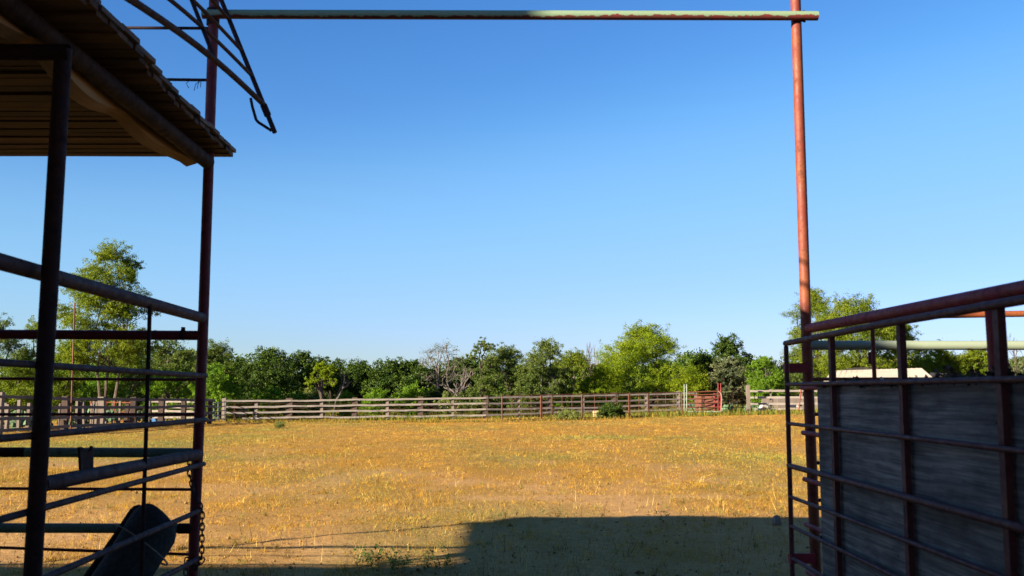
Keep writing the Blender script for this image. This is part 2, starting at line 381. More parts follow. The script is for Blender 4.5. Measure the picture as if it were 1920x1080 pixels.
grn = mixc(nt, ramp(nt, n1, [(.3, 0.0), (.7, 1.0)]).outputs[0], (.22, .20, .055), (.34, .30, .10))
c = mixc(nt, sp.outputs[0], straw, dirt); c = mixc(nt, sp.outputs[1], c, grn)
far = mixc(nt, ramp(nt, n3, [(.4, 0.0), (.6, 1.0)]).outputs[0], (.17, .155, .045), (.36, .27, .09))
c = mixc(nt, sp.outputs[2], c, far)
c = mixc(nt, .7, c, ramp(nt, n2, [(.25, .45), (.65, 1.0)]).outputs[0], 'MULTIPLY')
nt.links.new(mixc(nt, 1.0, c, (.69, .625, .42), 'MULTIPLY'), p.inputs["Base Color"]); p.inputs["Roughness"].default_value = .95; p.inputs["Specular IOR Level"].default_value = .1
bump(nt, p, n1, .6, .03); gm_.materials.append(m)
ground = bpy.data.objects.new("ground", gm_); col.objects.link(ground); ground["kind"] = "structure"

# ---------------------------------------------------------------- grass (nobody could count it)
def tint_mat(name, trans=.3):
    m, nt, p, o = new_mat(name); nt.nodes.remove(p)
    a = N(nt, "ShaderNodeAttribute", attribute_name="tint")
    d = nt.nodes.new("ShaderNodeBsdfDiffuse"); t = nt.nodes.new("ShaderNodeBsdfTranslucent"); mx = nt.nodes.new("ShaderNodeMixShader"); mx.inputs[0].default_value = trans
    dc = mixc(nt, 1.0, a.outputs["Color"], (.78, .73, .44), 'MULTIPLY'); nt.links.new(dc, d.inputs[0]); nt.links.new(dc, t.inputs[0])
    nt.links.new(d.outputs[0], mx.inputs[1]); nt.links.new(t.outputs[0], mx.inputs[2]); nt.links.new(mx.outputs[0], o.inputs[0]); return m
M['tint'] = tint_mat('dry_blades')
def palette(n, cols, wts):
    k = rng.choice(len(cols), n, p=np.array(wts)/sum(wts)); c = np.array(cols)[k]
    return c*rng.uniform(.75, 1.2, (n, 1))
def blades(X, Y, H, W, lean, cols):
    n = len(X); a = rng.uniform(0, 2*np.pi, n); d = np.stack([np.cos(a), np.sin(a), 0*a], -1)
    b = rng.uniform(0, 2*np.pi, n); l = np.stack([np.cos(b)*lean*H, np.sin(b)*lean*H, H], -1)
    base = np.stack([X, Y, gz(X, Y)-.01], -1)
    v = np.empty((n, 3, 3)); v[:, 0] = base-d*W[:, None]/2; v[:, 1] = base+d*W[:, None]/2; v[:, 2] = base+l
    return v.reshape(-1, 3)
NB = 760000
u = rng.random(NB*2); p_ = 0.62
Y = (8.3**p_+u*(70**p_-8.3**p_))**(1/p_)
X = rng.uniform(-.58, .58, NB*2)*Y+rng.normal(0, .3, NB*2)
keep = rng.random(NB*2) > bare(X, Y)*.93
keep &= rng.random(NB*2) > np.clip(.62-fbm(X*2.2, Y*1.5, 101, 3), 0, .5)*2.2
X = X[keep][:NB]; Y = Y[keep][:NB]; n = len(X)
gg = green(X, Y)
H = .80*(rng.gamma(3.0, .0085, n)+.010)*(.5+1.0*fbm(X*1.2, Y*.8, 12))*(1+.5*gg); W = .0022+.00022*Y*rng.uniform(.6, 1.4, n)
dryc = palette(n, [(.66, .37, .065), (.60, .42, .15), (.44, .22, .045), (.72, .52, .22), (.22, .12, .05), (.36, .33, .09)], [34, 24, 14, 11, 10, 7])
grc = palette(n, [(.30, .33, .10), (.22, .28, .09), (.42, .40, .16), (.5, .42, .16)], [30, 22, 28, 20])
warm = np.clip(fbm(X*.22, Y*.10, 63)*2.2-.7, 0, 1)[:, None]
dryc = dryc*(1-warm)+dryc*np.array([1.06, .93, .70])*warm
trk = np.exp(-((X-(-1.7+.037*Y))/.75)**2)*np.clip((Y-15)/4, 0, 1)*np.clip((48-Y)/8, 0, 1)*np.clip(fbm(X*.9, Y*.3, 66)*2-.3, 0, 1)
dryc = dryc*(1-trk[:, None]*np.array([.02, .22, .42]))
H = H*(1-.45*trk)
C = np.where((rng.random(n) < gg*.85)[:, None], grc, dryc)
cl_ = vnoise(X*5.5, Y*2.2, 201)*.5+vnoise(X*1.6, Y*.7, 202)*.3+vnoise(X*.5, Y*.22, 203)*.2
C = C*(.42+1.16*cl_)[:, None]*rng.uniform(.8, 1.2, (n, 1))
lean = np.abs(rng.normal(0, 1.0, n))+.15
o = np_mesh("dry_grass", blades(X, Y, H, W, lean, C), 3, M['tint'], colors=C)
tag(o, "short dry golden grass covering the open paddock", "grass", kind="stuff")
# taller tufts
nt_ = 17000
Yt = (8.6**.75+rng.random(nt_)*(62**.75-8.6**.75))**(1/.75); Xt = rng.uniform(-.57, .57, nt_)*Yt
keep = rng.random(nt_) < np.clip((1-.75*bare(Xt, Yt))*(fbm(Xt*.7, Yt*.35, 55)*2.2-.55), .04, 1); Xt, Yt = Xt[keep], Yt[keep]; nt_ = len(Xt)
kt = np.array([(.62, .36, .075), (.70, .48, .17), (.40, .21, .05), (.76, .58, .27), (.20, .115, .05), (.30, .31, .09), (.22, .26, .08)])[rng.choice(7, nt_, p=[.30, .22, .14, .08, .11, .08, .07])]
nbl = 13; X = np.repeat(Xt, nbl)+rng.normal(0, .022, nt_*nbl)*np.repeat(.7+Yt*.03, nbl); Y = np.repeat(Yt, nbl)+rng.normal(0, .03, nt_*nbl)
ht = (rng.gamma(4, .012, nt_)+.022)*np.clip(1.25-Yt*.012, .6, 1.1); H = np.repeat(ht, nbl)*rng.uniform(.4, 1.1, nt_*nbl)
C = np.repeat(kt*rng.uniform(.6, 1.1, (nt_, 1)), nbl, axis=0)*rng.uniform(.75, 1.2, (nt_*nbl, 1))
o = np_mesh("grass_tufts", blades(X, Y, H, .003+.00022*Y, np.abs(rng.normal(0, .75, len(X)))+.1, C), 3, M['tint'], colors=C)
tag(o, "scattered taller tufts of dry and greenish grass in the paddock", "grass", kind="stuff")
# taller dead stalks and broken straw
n = 16000
Y = 8.6+rng.random(n)**1.9*45; X = rng.uniform(-.57, .57, n)*Y
keep = rng.random(n) < .25+.75*(fbm(X*1.1, Y*.9, 7) > .5)
X, Y = X[keep], Y[keep]; n = len(X)
H = rng.uniform(.06, .26, n)*np.where(rng.random(n) < .5, .6, 1); lean = np.abs(rng.normal(0, .5, n))+np.where(rng.random(n) < .25, 2.2, 0); H = np.where(lean > 2, H*.45, H)
W = .0035+.0002*Y
C = palette(n, [(.50, .30, .09), (.72, .55, .27), (.22, .13, .06), (.26, .28, .10), (.12, .075, .04)], [26, 20, 28, 14, 16])
o = np_mesh("dead_stalks", blades(X, Y, H, W, lean, C), 3, M['tint'], colors=C)
tag(o, "thin dead stalks and broken straw scattered over the paddock", "grass", kind="stuff")
# clods and droppings in the near dirt
n = 4200
Y = 8.4+rng.random(n)**1.6*14; X = rng.uniform(-.57, .57, n)*Y
keep = rng.random(n) < .15+bare(X, Y); X, Y = X[keep], Y[keep]; n = len(X)
rad = np.where(rng.random(n) < .012, rng.uniform(.018, .035, n), rng.uniform(.004, .017, n))
oc = np.array([[1, 0, 0], [-1, 0, 0], [0, 1, 0], [0, -1, 0], [0, 0, .8], [0, 0, -.5]], float)
tr_ = np.array([[0, 2, 4], [2, 1, 4], [1, 3, 4], [3, 0, 4], [2, 0, 5], [1, 2, 5], [3, 1, 5], [0, 3, 5]])
P = oc[None]*rad[:, None, None]*rng.uniform(.6, 1.4, (n, 6, 3)); P += np.stack([X, Y, gz(X, Y)+rad*.3+np.clip((26-Y)/18, 0, 1)*0.0+.004], -1)[:, None]
C = palette(n, [(.40, .25, .14), (.52, .34, .2), (.16, .10, .06), (.28, .18, .10)], [30, 30, 18, 22])
o = np_mesh("dirt_clods", P[:, tr_].reshape(-1, 3), 3, M['tint'], colors=np.repeat(C, 8, axis=0))
tag(o, "small clods and droppings strewn over the trodden dirt", "clods", kind="stuff")
# growth beyond the fence
n = 60000
Y = rng.uniform(57, 80, n); X = rng.uniform(-.62, .62, n)*Y
keep = fbm(X*.25, Y*.25, 33) > .38; X, Y = X[keep], Y[keep]; n = len(X)
H = rng.uniform(.12, .65, n)*(.3+fbm(X*.3, Y*.3, 44))*.75; W = rng.uniform(.03, .06, n)
C = palette(n, [(.13, .165, .04), (.20, .20, .055), (.08, .11, .03), (.34, .26, .06), (.36, .27, .10)], [32, 24, 26, 9, 9])
o = np_mesh("rank_weeds", blades(X, Y, H, W, np.full(n, .35), C), 3, M['tint'], colors=C)
tag(o, "rank green and yellow growth between the far fence and the trees", "weeds", kind="stuff")
# low growth along the foot of the far fence
n = 5000
px = rng.uniform(400, 1560, n); Y = np.interp(px, [424, 940, 1290, 1560], [55, 53, 56.5, 64])+rng.normal(0, .5, n)
X = (px-960)/1867*Y; keep = fbm(X*.5, Y*.5, 5) > .42; X, Y = X[keep], Y[keep]; n = len(X)
H = rng.uniform(.05, .30, n)*(.2+fbm(X*.4, Y*.3, 4)); W = rng.uniform(.02, .045, n)
C = palette(n, [(.22, .19, .06), (.36, .23, .06), (.13, .14, .04), (.20, .13, .045)], [24, 30, 24, 22])
o = np_mesh("fence_line_grass", blades(X, Y, H, W, np.full(n, .4), C), 3, M['tint'], colors=C)
tag(o, "uncut grass standing along the foot of the far fence", "grass", kind="stuff")

# ---------------------------------------------------------------- barn behind the camera (unseen, outline shaped to cast the shadows)
s_ = math.tan(R(SUN_EL))/math.cos(R(SUN_AZ)); tn = math.tan(R(SUN_AZ))
YB = -0.6
def back(P):
    """point of the barn front met by the ray from P towards the sun"""
    k = P[1]-YB; return (P[0]-k*tn, P[2]+k*s_)
barn = thing("barn", "tall board barn that the alley leads out of, unseen, shaped to shade the foreground", "barn", (-9, -6, 0))
a1 = back((.10, 7, 4.45)); a2 = back((2.03, 7, 2.20)); a3 = back((1.95, 3.2, 2.25)); a0 = back((-2.6, 7, 4.6))
prof = [(-34, 0), (-34, back((-2, 9.5, 0))[1]), (a0[0], back((-2, 9.5, 0))[1]), (a0[0], a1[1]+.4), (a1[0], a1[1]+.4), (a1[0]+.05, a2[1]+.2), (a2[0], a2[1]), (a3[0], a3[1]), (-2.35, a3[1]), (-2.35, 0)]  # outline cut along sun rays through the wanted shadow edges
b = MB(); nP = len(prof)
b.add([(x, YB, z) for x, z in prof]+[(x, YB-.15, z) for x, z in prof], [tuple(range(nP)), tuple(range(2*nP-1, nP-1, -1))]+[(i, (i+1) % nP, nP+(i+1) % nP, nP+i) for i in range(nP)])
b.build("front_wall", M['barnwall'], barn, False)
b = MB(); b.box((6.3, YB, 3.8), (8.0, .15, 7.6)); b.build("front_wall", M['barnwall'], barn, False)  # unseen, raised high to keep sky light off the shaded ground
b = MB(); b.box((4.2, -3.45, 4.32), (12.4, 12.1, .08)); b.build("roof", M['darkroof'], barn, False)  # unseen, carried out past the wall to darken the near alley
b = MB(); b.box((10.0, -5.4, 2.1), (.15, 9.4, 4.2)); b.build("side_wall", M['barnwall'], barn, False)
b = MB(); b.box((-4.8, -5.6, 2.1), (.15, 9.4, 4.2)); b.build("side_wall", M['barnwall'], barn, False)

# ---------------------------------------------------------------- pipe gateway
XL, XR = at(383, 540, 7).x, at(1509.5, 540, 7).x
gate_t = thing("pipe_gateway", "tall rusty red pipe gateway with a flaking green crossbar, framing the paddock", "gateway", (0, 7, 0))
pr = .0365
MB().tube([(XL-.02, 7, -.1), (XL, 7, 2.0), (XL+.005, 7, 5.1)], pr, 20).build("post", M['red'], gate_t)
MB().tube([(XR+.02, 7, -.1), (XR, 7, 2.0), (XR-.005, 7, 5.1)], pr, 20).build("post", M['rust'], gate_t)
zl, zr = at(410, 32, 7).z, at(1500, 35, 7).z
zc = (zl+zr)/2
M['lintel'] = split_mat('flaking_green_crossbar', (.30, .44, .28), (.22, .035, .03), zc, .035)
MB().tube([(XL-.06, 6.945, zl), (at(1529, 35, 7).x, 6.945, zr)], .0335, 20).build("crossbar", M['lintel'], gate_t)
b = MB(); b.tube([(XL, 7, zl-.06), (XL, 7, zl+.06)], .046, 18); b.build("collar", M['dark'], gate_t)
b = MB()
for k in range(7):
    a = k*.9; b.tube([(XR+.05*math.cos(a), 6.965+.02*math.sin(a), zr-.035+.012*k*.9), (XR+.04*math.cos(a+1), 6.955, zr-.03+.012*k)], .008, 8)
b.build("weld", M['brown'], gate_t)
p0, p1 = at(225, 52, 7), at(383, 53, 7); MB().tube([p0, (XL, 7, p1.z)], .0115, 10).build("brace_rod", M['dark'], gate_t)
MB().tube([at(212, 50, 7), at(231, 51, 7)], .024, 8).build("rod_nut", M['dark'], gate_t)
p0, p1 = at(300, 149, 7), at(383, 150, 7); MB().tube([p0, (XL, 7, p1.z)], .0115, 10).build("brace_rod", M['dark'], gate_t)
b = MB()
for k, (dx, dz) in enumerate([(-14, 20), (-8, 16), (-2, 14), (-24, 15)]):
    q = at(378+dx*.2-(16 if dx == -24 else 0), 150, 6.98); b.tube([q, at(378+dx*.8-(10 if dx == -24 else 0), 150+dz*.4, 6.97), at(378+dx, 150+dz, 6.97)], .0025, 5)
b.build("wire_tail", M['dark'], gate_t)

# ---------------------------------------------------------------- open lean-to shed, left
shed = thing("lean_to_shed", "open lean-to with a ragged board roof on dark pipe posts, over the left pens", "shed", (-4, 5.2, 0))
XS = XL+.03
npost = at(92, 540, 4.45)
np_top, np_bot = at(118, 100, 4.45), at(62, 1060, 4.45)
d = (np_top-np_bot); bot = np_bot+d*((-.1-np_bot.z)/d.z)
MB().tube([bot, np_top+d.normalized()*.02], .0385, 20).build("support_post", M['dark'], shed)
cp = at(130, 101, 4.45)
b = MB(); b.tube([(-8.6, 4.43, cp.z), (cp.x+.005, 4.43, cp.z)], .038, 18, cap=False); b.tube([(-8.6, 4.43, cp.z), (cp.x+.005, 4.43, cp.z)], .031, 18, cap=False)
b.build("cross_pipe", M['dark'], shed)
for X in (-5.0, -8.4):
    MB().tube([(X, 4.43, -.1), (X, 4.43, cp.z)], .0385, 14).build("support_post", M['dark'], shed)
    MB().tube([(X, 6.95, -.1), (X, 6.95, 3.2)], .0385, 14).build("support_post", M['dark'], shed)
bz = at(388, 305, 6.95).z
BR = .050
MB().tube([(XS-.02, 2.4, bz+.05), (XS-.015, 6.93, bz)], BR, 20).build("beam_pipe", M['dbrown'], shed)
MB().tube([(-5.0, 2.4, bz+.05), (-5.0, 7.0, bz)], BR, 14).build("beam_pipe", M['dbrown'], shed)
# rough timber beside the pipe, wavy lower edge
b = MB(); vs = []; fs = []; nT = 26
for i in range(nT+1):
    t = i/nT; Yt = 3.6+t*3.38; lo = -.02-.085*abs(math.sin(t*9.5+.6))*(.5+.5*math.sin(t*4))-.03
    if t > .97: lo = 0.0
    z = bz+.05*(1-t)*.9
    xo = XS-.115+.02*math.sin(t*7)
    vs += [(xo-.03, Yt, z+lo), (xo+.045, Yt, z+lo+.025), (xo+.045, Yt, z+.055), (xo-.03, Yt, z+.055)]
for i in range(nT):
    for k in range(4): fs.append((i*4+k, i*4+(k+1) % 4, (i+1)*4+(k+1) % 4, (i+1)*4+k))
fs += [(3, 2, 1, 0), tuple(nT*4+k for k in range(4))]
b.add(vs, fs); b.build("rafter", M['timber'], shed)
b = MB()
Yb = 2.3; kb = 0; rr = random.Random(3)
while Yb < 7.05:
    wd = rr.uniform(.075, .15); wd = min(wd, 7.16-Yb)
    zt = bz+BR+.033+.045*(7.1-Yb)/4.8+rr.uniform(-.009, .006)
    xe = float(np.interp(Yb, [4.3, 4.9, 5.5, 6.5, 7.1], [-1.90, -1.925, -2.0, -2.02, -2.035]))+rr.uniform(-.012, .012)
    nseg = 10
    vv = []; ff = []; xw = -8.9+(.35 if Yb > 6.75 else 0)+(.25 if Yb > 6.9 else 0)  # unseen left ends set back to shape the corner of the cast shadow
    for i in range(nseg+1):
        x = xw+(xe-xw)*i/nseg
        o1 = rr.uniform(-.004, .004); o2 = rr.uniform(-.008, .008) if kb else 0
        for (yy, zz) in ((Yb+.004, 0), (Yb+wd-.010, 0), (Yb+wd-.010, .026), (Yb+.004, .026)):
            vv.append((x, yy+o2, zt+zz+o1))
    for i in range(nseg):
        for k in range(4): ff.append((i*4+k, (i+1)*4+k, (i+1)*4+(k+1) % 4, i*4+(k+1) % 4))
    ff += [(0, 1, 2, 3), tuple(nseg*4+k for k in (3, 2, 1, 0))]
    b.add(vv, ff); Yb += wd; kb += 1
b.build("roof_boards", M['deck'], shed, False)
# second layer of boards / shingles on top, ends grey and ragged
b = MB(); Yb = 2.3
while Yb < 7.1:
    wd = rr.uniform(.10, .30); wd = min(wd, 7.17-Yb)
    zt = bz+BR+.067+.045*(7.1-Yb)/4.8
    xe = float(np.interp(Yb, [4.3, 4.9, 5.5, 6.5, 7.1], [-1.89, -1.912, -1.985, -2.005, -2.025]))+rr.uniform(-.008, .008)
    xw = -8.9+(.6 if Yb > 6.7 else 0); b.box(((xe+xw)/2, Yb+wd/2, zt+.014+rr.uniform(0, .004)), (xe-xw, wd-.004, .026), Matrix.Rotation(rr.uniform(-.004, .004), 3, 'Y'))  # unseen left corner trimmed for the slant of the shadow
    Yb += wd
b.box((-6.35, 7.12, zt+.034), (1.2, .30, .02), Matrix.Rotation(.03, 3, 'Z')); b.box((-7.5, 7.06, zt+.036), (.8, .2, .02), Matrix.Rotation(.1, 3, 'Z'))  # unseen loose sheets added to step the far edge of the shadow
b.build("roof_cover", M['deck_end'], shed, False)

# ---------------------------------------------------------------- left alley fence
lf = thing("pipe_fence", "dark pipe and rod fence along the left of the alley, shed post to gateway post", "fence", (XL, 5, 0))
def side_rail(par, X, e1, e2, r, mat, ext=None, name="rail", seg=14):
    p0, p1 = at_side(*e1, X), at_side(*e2, X)
    if ext: p1 = p0+(p1-p0)*((ext-p0.y)/(p1.y-p0.y))
    return MB().tube([p0, p1], r, seg).build(name, mat, par)
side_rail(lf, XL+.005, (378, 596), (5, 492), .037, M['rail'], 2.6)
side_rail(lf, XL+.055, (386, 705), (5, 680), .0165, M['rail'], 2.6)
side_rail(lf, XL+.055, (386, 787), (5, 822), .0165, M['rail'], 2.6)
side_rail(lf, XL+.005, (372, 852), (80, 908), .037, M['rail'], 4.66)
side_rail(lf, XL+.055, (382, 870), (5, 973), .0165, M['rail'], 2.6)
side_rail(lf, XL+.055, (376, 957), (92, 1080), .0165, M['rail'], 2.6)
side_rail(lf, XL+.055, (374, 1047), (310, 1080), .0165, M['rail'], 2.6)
pa, pb = at_side(281, 570, XL+.03), at_side(266, 1075, XL+.03)
MB().tube([pa, (pa+pb)/2, (pb.x, pb.y, 0)], .0125, 10).build("upright_rod", M['dark'], lf)
q = at_side(158, 862, XL+.005)
b = MB()
pts = [(148, 893), (145, 838), (150, 838), (158, 846), (165, 846), (168, 836), (171, 838), (171, 890)]
P = [at_side(x, y, XL-.005) for x, y in pts]; Q = [p+Vector((.012, 0, 0)) for p in P]; k = len(P)
b.add(P+Q, [tuple(range(k)), tuple(range(2*k-1, k-1, -1))]+[(i, (i+1) % k, k+(i+1) % k, k+i) for i in range(k)])
b.build("bracket", M['dark'], lf, False)

# ---------------------------------------------------------------- left pen fence (square to the alley)
pf = thing("pipe_fence", "dark red pipe fence with green lower rails closing the pens beneath the lean-to", "fence", (-4.5, 7, 0))
def front_rail(par, y0, y1, r, mat, x0=-8.5, name="rail", Y=7.0):
    z0, z1 = at(5, y0, Y).z, at(370, y1, Y).z
    xa, xb = at(5, y0, Y).x, XL
    sl_ = (z1-z0)/(xb-xa)
    return MB().tube([(x0, Y, z0+sl_*(x0-xa)), (XL, Y, z1)], r, 14).build(name, mat, par)
M['left_green'] = pipe_mat('dull_green_rail', (.22, .36, .29), (.25, .36, .27), (.09, .10, .075), .4, .6)
front_rail(pf, 627, 629, .0335, M['red'])
front_rail(pf, 710, 712, .0105, M['red'])
front_rail(pf, 777, 777, .0105, M['red'])
front_rail(pf, 848, 849, .0335, M['left_green'])
front_rail(pf, 916, 918, .0105, M['red'])
front_rail(pf, 990, 991, .0335, M['left_green'])
front_rail(pf, 1027, 1040, .0105, M['red'])
b = MB(); q = at(24, 848, 7); b.tube([(-8.5, 7, q.z), (at(48, 848, 7).x, 7, q.z)], .0345, 14); b.build("pipe_sleeve", M['dark'], pf)
b = MB(); q = at(343, 628, 7); b.tube([(q.x-.012, 7, q.z), (q.x+.012, 7, q.z)], .0375, 14); b.box((q.x, 7, q.z+.045), (.02, .03, .02)); b.build("clamp", M['dark'], pf)
b = MB(); q = at(340, 991, 7); b.tube([(q.x-.02, 7, q.z), (XL, 7, q.z)], .036, 14); b.build("pipe_sleeve", M['dark'], pf)

# ---------------------------------------------------------------- raised rack of rods, top left
rk = thing("pipe_rack", "bowed rack of thin rusty rods hanging from the left gateway post by the roof", "rack", (XL, 6.4, 3.3))
lowp, upp = at(515, 248, 6.60), at(404, -27, 6.92)
vp = at(987, 572, 1.0)-Vector((0, 0, CAMZ)); vp.normalize()
MB().tube([lowp, upp], .0165, 14).build("end_pipe", M['dark'], rk)
MB().tube([at(494, 197, 6.66), at(502, 216, 6.64)], .024, 12).build("sleeve", M['dark'], rk)
def on_end(px):
    t = (px-515)/(404-515); return lowp+(upp-lowp)*t
for i, (px, r) in enumerate([(495, .0185), (474, .0125), (455, .0125), (431, .0125), (411, .0125)]):
    p0 = on_end(px); pts = []
    for k in range(13):
        t = k/12*3.3; q = p0-vp*t
        q = q+Vector((.0, 0, 1))*(.045*math.sin(min(t, 2.6)/2.6*math.pi)) - Vector((1, 0, 0))*(.0)
        pts.append(q)
    MB().tube(pts, r, 12).build("rod", M['brown'], rk)
lw = on_end(495)-vp*1.065+Vector((0, 0, .043)); hg = on_end(411)-vp*1.065+Vector((0, 0, .043))
MB().tube([lw, hg], .0125, 12).build("cross_bar", M['dark'], rk)
MB().tube([at(470, 184, 6.60), at(473, 200, 6.60), at(480, 224, 6.59), at(484, 229, 6.59), at(509, 245, 6.60)], .010, 10).build("loop_handle", M['dark'], rk)

# ---------------------------------------------------------------- chain on the left gateway post
ch = MB()
path = [at(356, 866, 6.86), at(354, 880, 6.86), at(357, 897, 6.86), at(364, 925, 6.86), at(374, 945, 6.87), at(379, 955, 6.88), at(379, 1000, 6.88), at(378, 1052, 6.88), at(366, 1066, 6.88), at(350, 1050, 6.88), at(348, 1075, 6.9)]
L = [0]
for a, b2 in zip(path, path[1:]): L.append(L[-1]+(b2-a).length)
pos = 0; k = 0
while pos < L[-1]:
    i = max(j for j in range(len(L)-1) if L[j] <= pos); f = (pos-L[i])/(L[i+1]-L[i]); c0 = path[i].lerp(path[i+1], f); t = (path[i+1]-path[i]).normalized()
    s1 = t.cross(Vector((0, 1, 0))).normalized(); s2 = t.cross(s1); s1 = s1 if k % 2 == 0 else (s2*.9+s1*.35).normalized()
    hl, hw = .027, .014; ring = []
    for j in range(13):
        a = 2*math.pi*j/12; e = math.cos(a); ring.append(c0+t*(hl*abs(e)**.7*(1 if e > 0 else -1))+s1*hw*math.sin(a))
    ch.tube(ring, .0052, 6, cap=False); pos += .038; k += 1
o = ch.build("chain", M['chain']); tag(o, "rusty link chain dangling down the left gateway post", "chain")

# ---------------------------------------------------------------- rolled mat
roll = thing("rolled_mat", "black rubber mat rolled up and tied with pale cord, leaning in the left pen", "mat", (-3.0, 6.3, 0))
top = at(297, 968, 6.55); bot = at(139, 1215, 6.2); bot = top+(bot-top)*((.04-top.z)/(bot.z-top.z))
ax = (top-bot).normalized(); s1 = ax.cross(Vector((0, 1, 0))).normalized(); s2 = ax.cross(s1).normalized()
vs = []; fs = []; nr = 96; nl = 9; turns = 2.6
for l in range(nl+1):
    for th in (0, 1):
        for i in range(nr+1):
            t = i/nr; a = 2.3+t*turns*2*math.pi; r = .055+.135*t+(0 if th == 0 else -.014)
            e_ = [0, .18, .36, .52, .66, .78, .87, .935, .975, 1.0][l]; edge = e_*(top-bot).length; r *= [1, 1, 1, 1, 1, 1, .985, .95, .88, .76][l]
            edge += (.045*math.cos(a-1.0)-.03*(1-t))*(e_ if e_ > .8 else 0)
            wob = 1+.04*math.sin(a*2+l)
            vs.append(bot+ax*edge+s1*math.cos(a)*r*1.08*wob+s2*math.sin(a)*r*.86)
n1_ = nr+1
for l in range(nl):
    for i in range(nr):
        for th in (0, 1):
            o0 = (l*2+th)*n1_+i; o1_ = ((l+1)*2+th)*n1_+i
            fs.append((o0, o0+1, o1_+1, o1_) if th == 0 else (o0, o1_, o1_+1, o0+1))
for l in (0, nl):
    for i in range(nr):
        o0 = (l*2)*n1_+i; o1_ = (l*2+1)*n1_+i; fs.append((o0, o1_, o1_+1, o0+1))
for l in range(nl):
    for i in (0, nr):
        a0, a1_, b0, b1 = (l*2)*n1_+i, (l*2+1)*n1_+i, ((l+1)*2)*n1_+i, ((l+1)*2+1)*n1_+i; fs.append((a0, a1_, b1, b0))
MB().add(vs, fs).build("mat", M['rubber'], roll)
pts = []
for j in range(41):
    a = 2*math.pi*j/40; pts.append(bot+ax*((top-bot).length*.78+.03*math.sin(a+1.2))+s1*math.cos(a)*.212+s2*math.sin(a)*.172)
MB().tube(pts, .0055, 6, cap=False).build("cord", M['cord'], roll)

# ---------------------------------------------------------------- right alley: wall rails, gate
rw = thing("pipe_fence", "red pipe and rod fence along the right of the alley, behind the plywood gate", "fence", (XR, 5, 0))
zt = at(1512, 615, 6.95).z
MB().tube([(XR-.0, 6.93, zt-.003), (XR, 2.2, zt-.045)], .0335, 18).build("rail", M['red_bright'], rw)
for y in (727, 812, 900, 985, 1075):
    zz = at(1505, y, 6.93).z
    MB().tube([(XR-.047, 6.99, zz), (XR-.047, 2.2, zz-.01)], .0165, 12).build("rail", M['red_bright'], rw)
wp = at(1868, 640, 4.35)
MB().tube([(wp.x+.03, 4.35, 0), (wp.x-.0, 4.35, zt-.02)], .041, 16).build("post", M['red_bright'], rw)
pa = at(1638, 612, 5.7); MB().tube([(pa.x, 5.72, zt-.03), (pa.x+.01, 5.72, 0)], .0125, 10).build("upright_rod", M['rust'], rw)

GXp = at(1479, 740, 6.9).x
pg = thing("pipe_gate", "dark rod gate with grey plywood sheet behind its bars, folded back on the right", "gate", (GXp, 6.9, 0))
MB().tube([at(1474, 649, 6.9), at(1486, 1078, 6.9), Vector((GXp+.01, 6.9, .12))], .0165, 14).build("end_stile", M['gate'], pg)
ztop = at(1476, 644, 6.9).z
MB().tube([(GXp-.012, 6.9, ztop), (GXp, 5.2, ztop+.012), (GXp, 2.3, ztop+.0)], .0195, 16).build("top_rail", M['gate'], pg)
for y, r in ((721, .0135), (794, .0125), (873, .0185), (931, .0125), (986, .0125), (1046, .0125), (1110, .0165)):
    zz = at(1480, y, 6.9).z
    MB().tube([(GXp-.012, 6.9, zz), (GXp-.012, 2.3, zz-.008)], r, 12).build("rail", M['gate'], pg)
for px, yy in ((1563, 760), (1695, 760), (1882, 780), (2240, 800)):
    qq = at_side(px, yy, GXp+.012)
    b = MB(); b.box((qq.x, qq.y, (ztop+.12)/2+.0), (.030, .046, ztop-.12)); b.build("stile", M['gate'], pg, False)
zp = at(1542, 724, 6.3).z; yp = at_side(1541, 900, GXp+.052).y
b = MB(); b.box((GXp+.050, (yp+2.4)/2, (zp+.14)/2), (.018, yp-2.4, zp-.14)); b.build("plywood_sheet", M['ply'], pg, False)
for y in (690, 1048):
    p0 = at(1484, y, 6.9); b = MB(); b.box(((p0.x+XR)/2-.01, 6.92, p0.z), (XR-p0.x, .02, .068)); b.box((GXp-.022, 6.9, p0.z), (.012, .05, .06))
    b.build("hinge_strap", M['red_bright'], pg, False)
for i in range(22):
    yy = rng.uniform(2.8, yp); zz = rng.uniform(.3, zp-.1); MB().tube([(GXp+.0425, yy, zz), (GXp+.0385, yy, zz)], .006, 8).build("nail_head", M['gate'], pg)
# litter lying along the sheet's top edge
vs = []
n = 1700; yy = rng.uniform(2.6, yp, n); hh = np.clip(fbm(yy*3.1, yy*0+3, 8, 3)-.42, 0, 1)*.22
cen = np.stack([GXp+.05+rng.normal(0, .012, n), yy, zp+rng.random(n)*(hh+.006)], -1)
for k in range(4): vs.append(cen+rng.normal(0, .0085, (n, 3)))
o = np_mesh("dead_leaf_litter", np.stack(vs, 1).reshape(-1, 3), 4, M['litter']); tag(o, "dry leaf litter lodged along the top edge of the plywood", "leaf litter", kind="stuff")

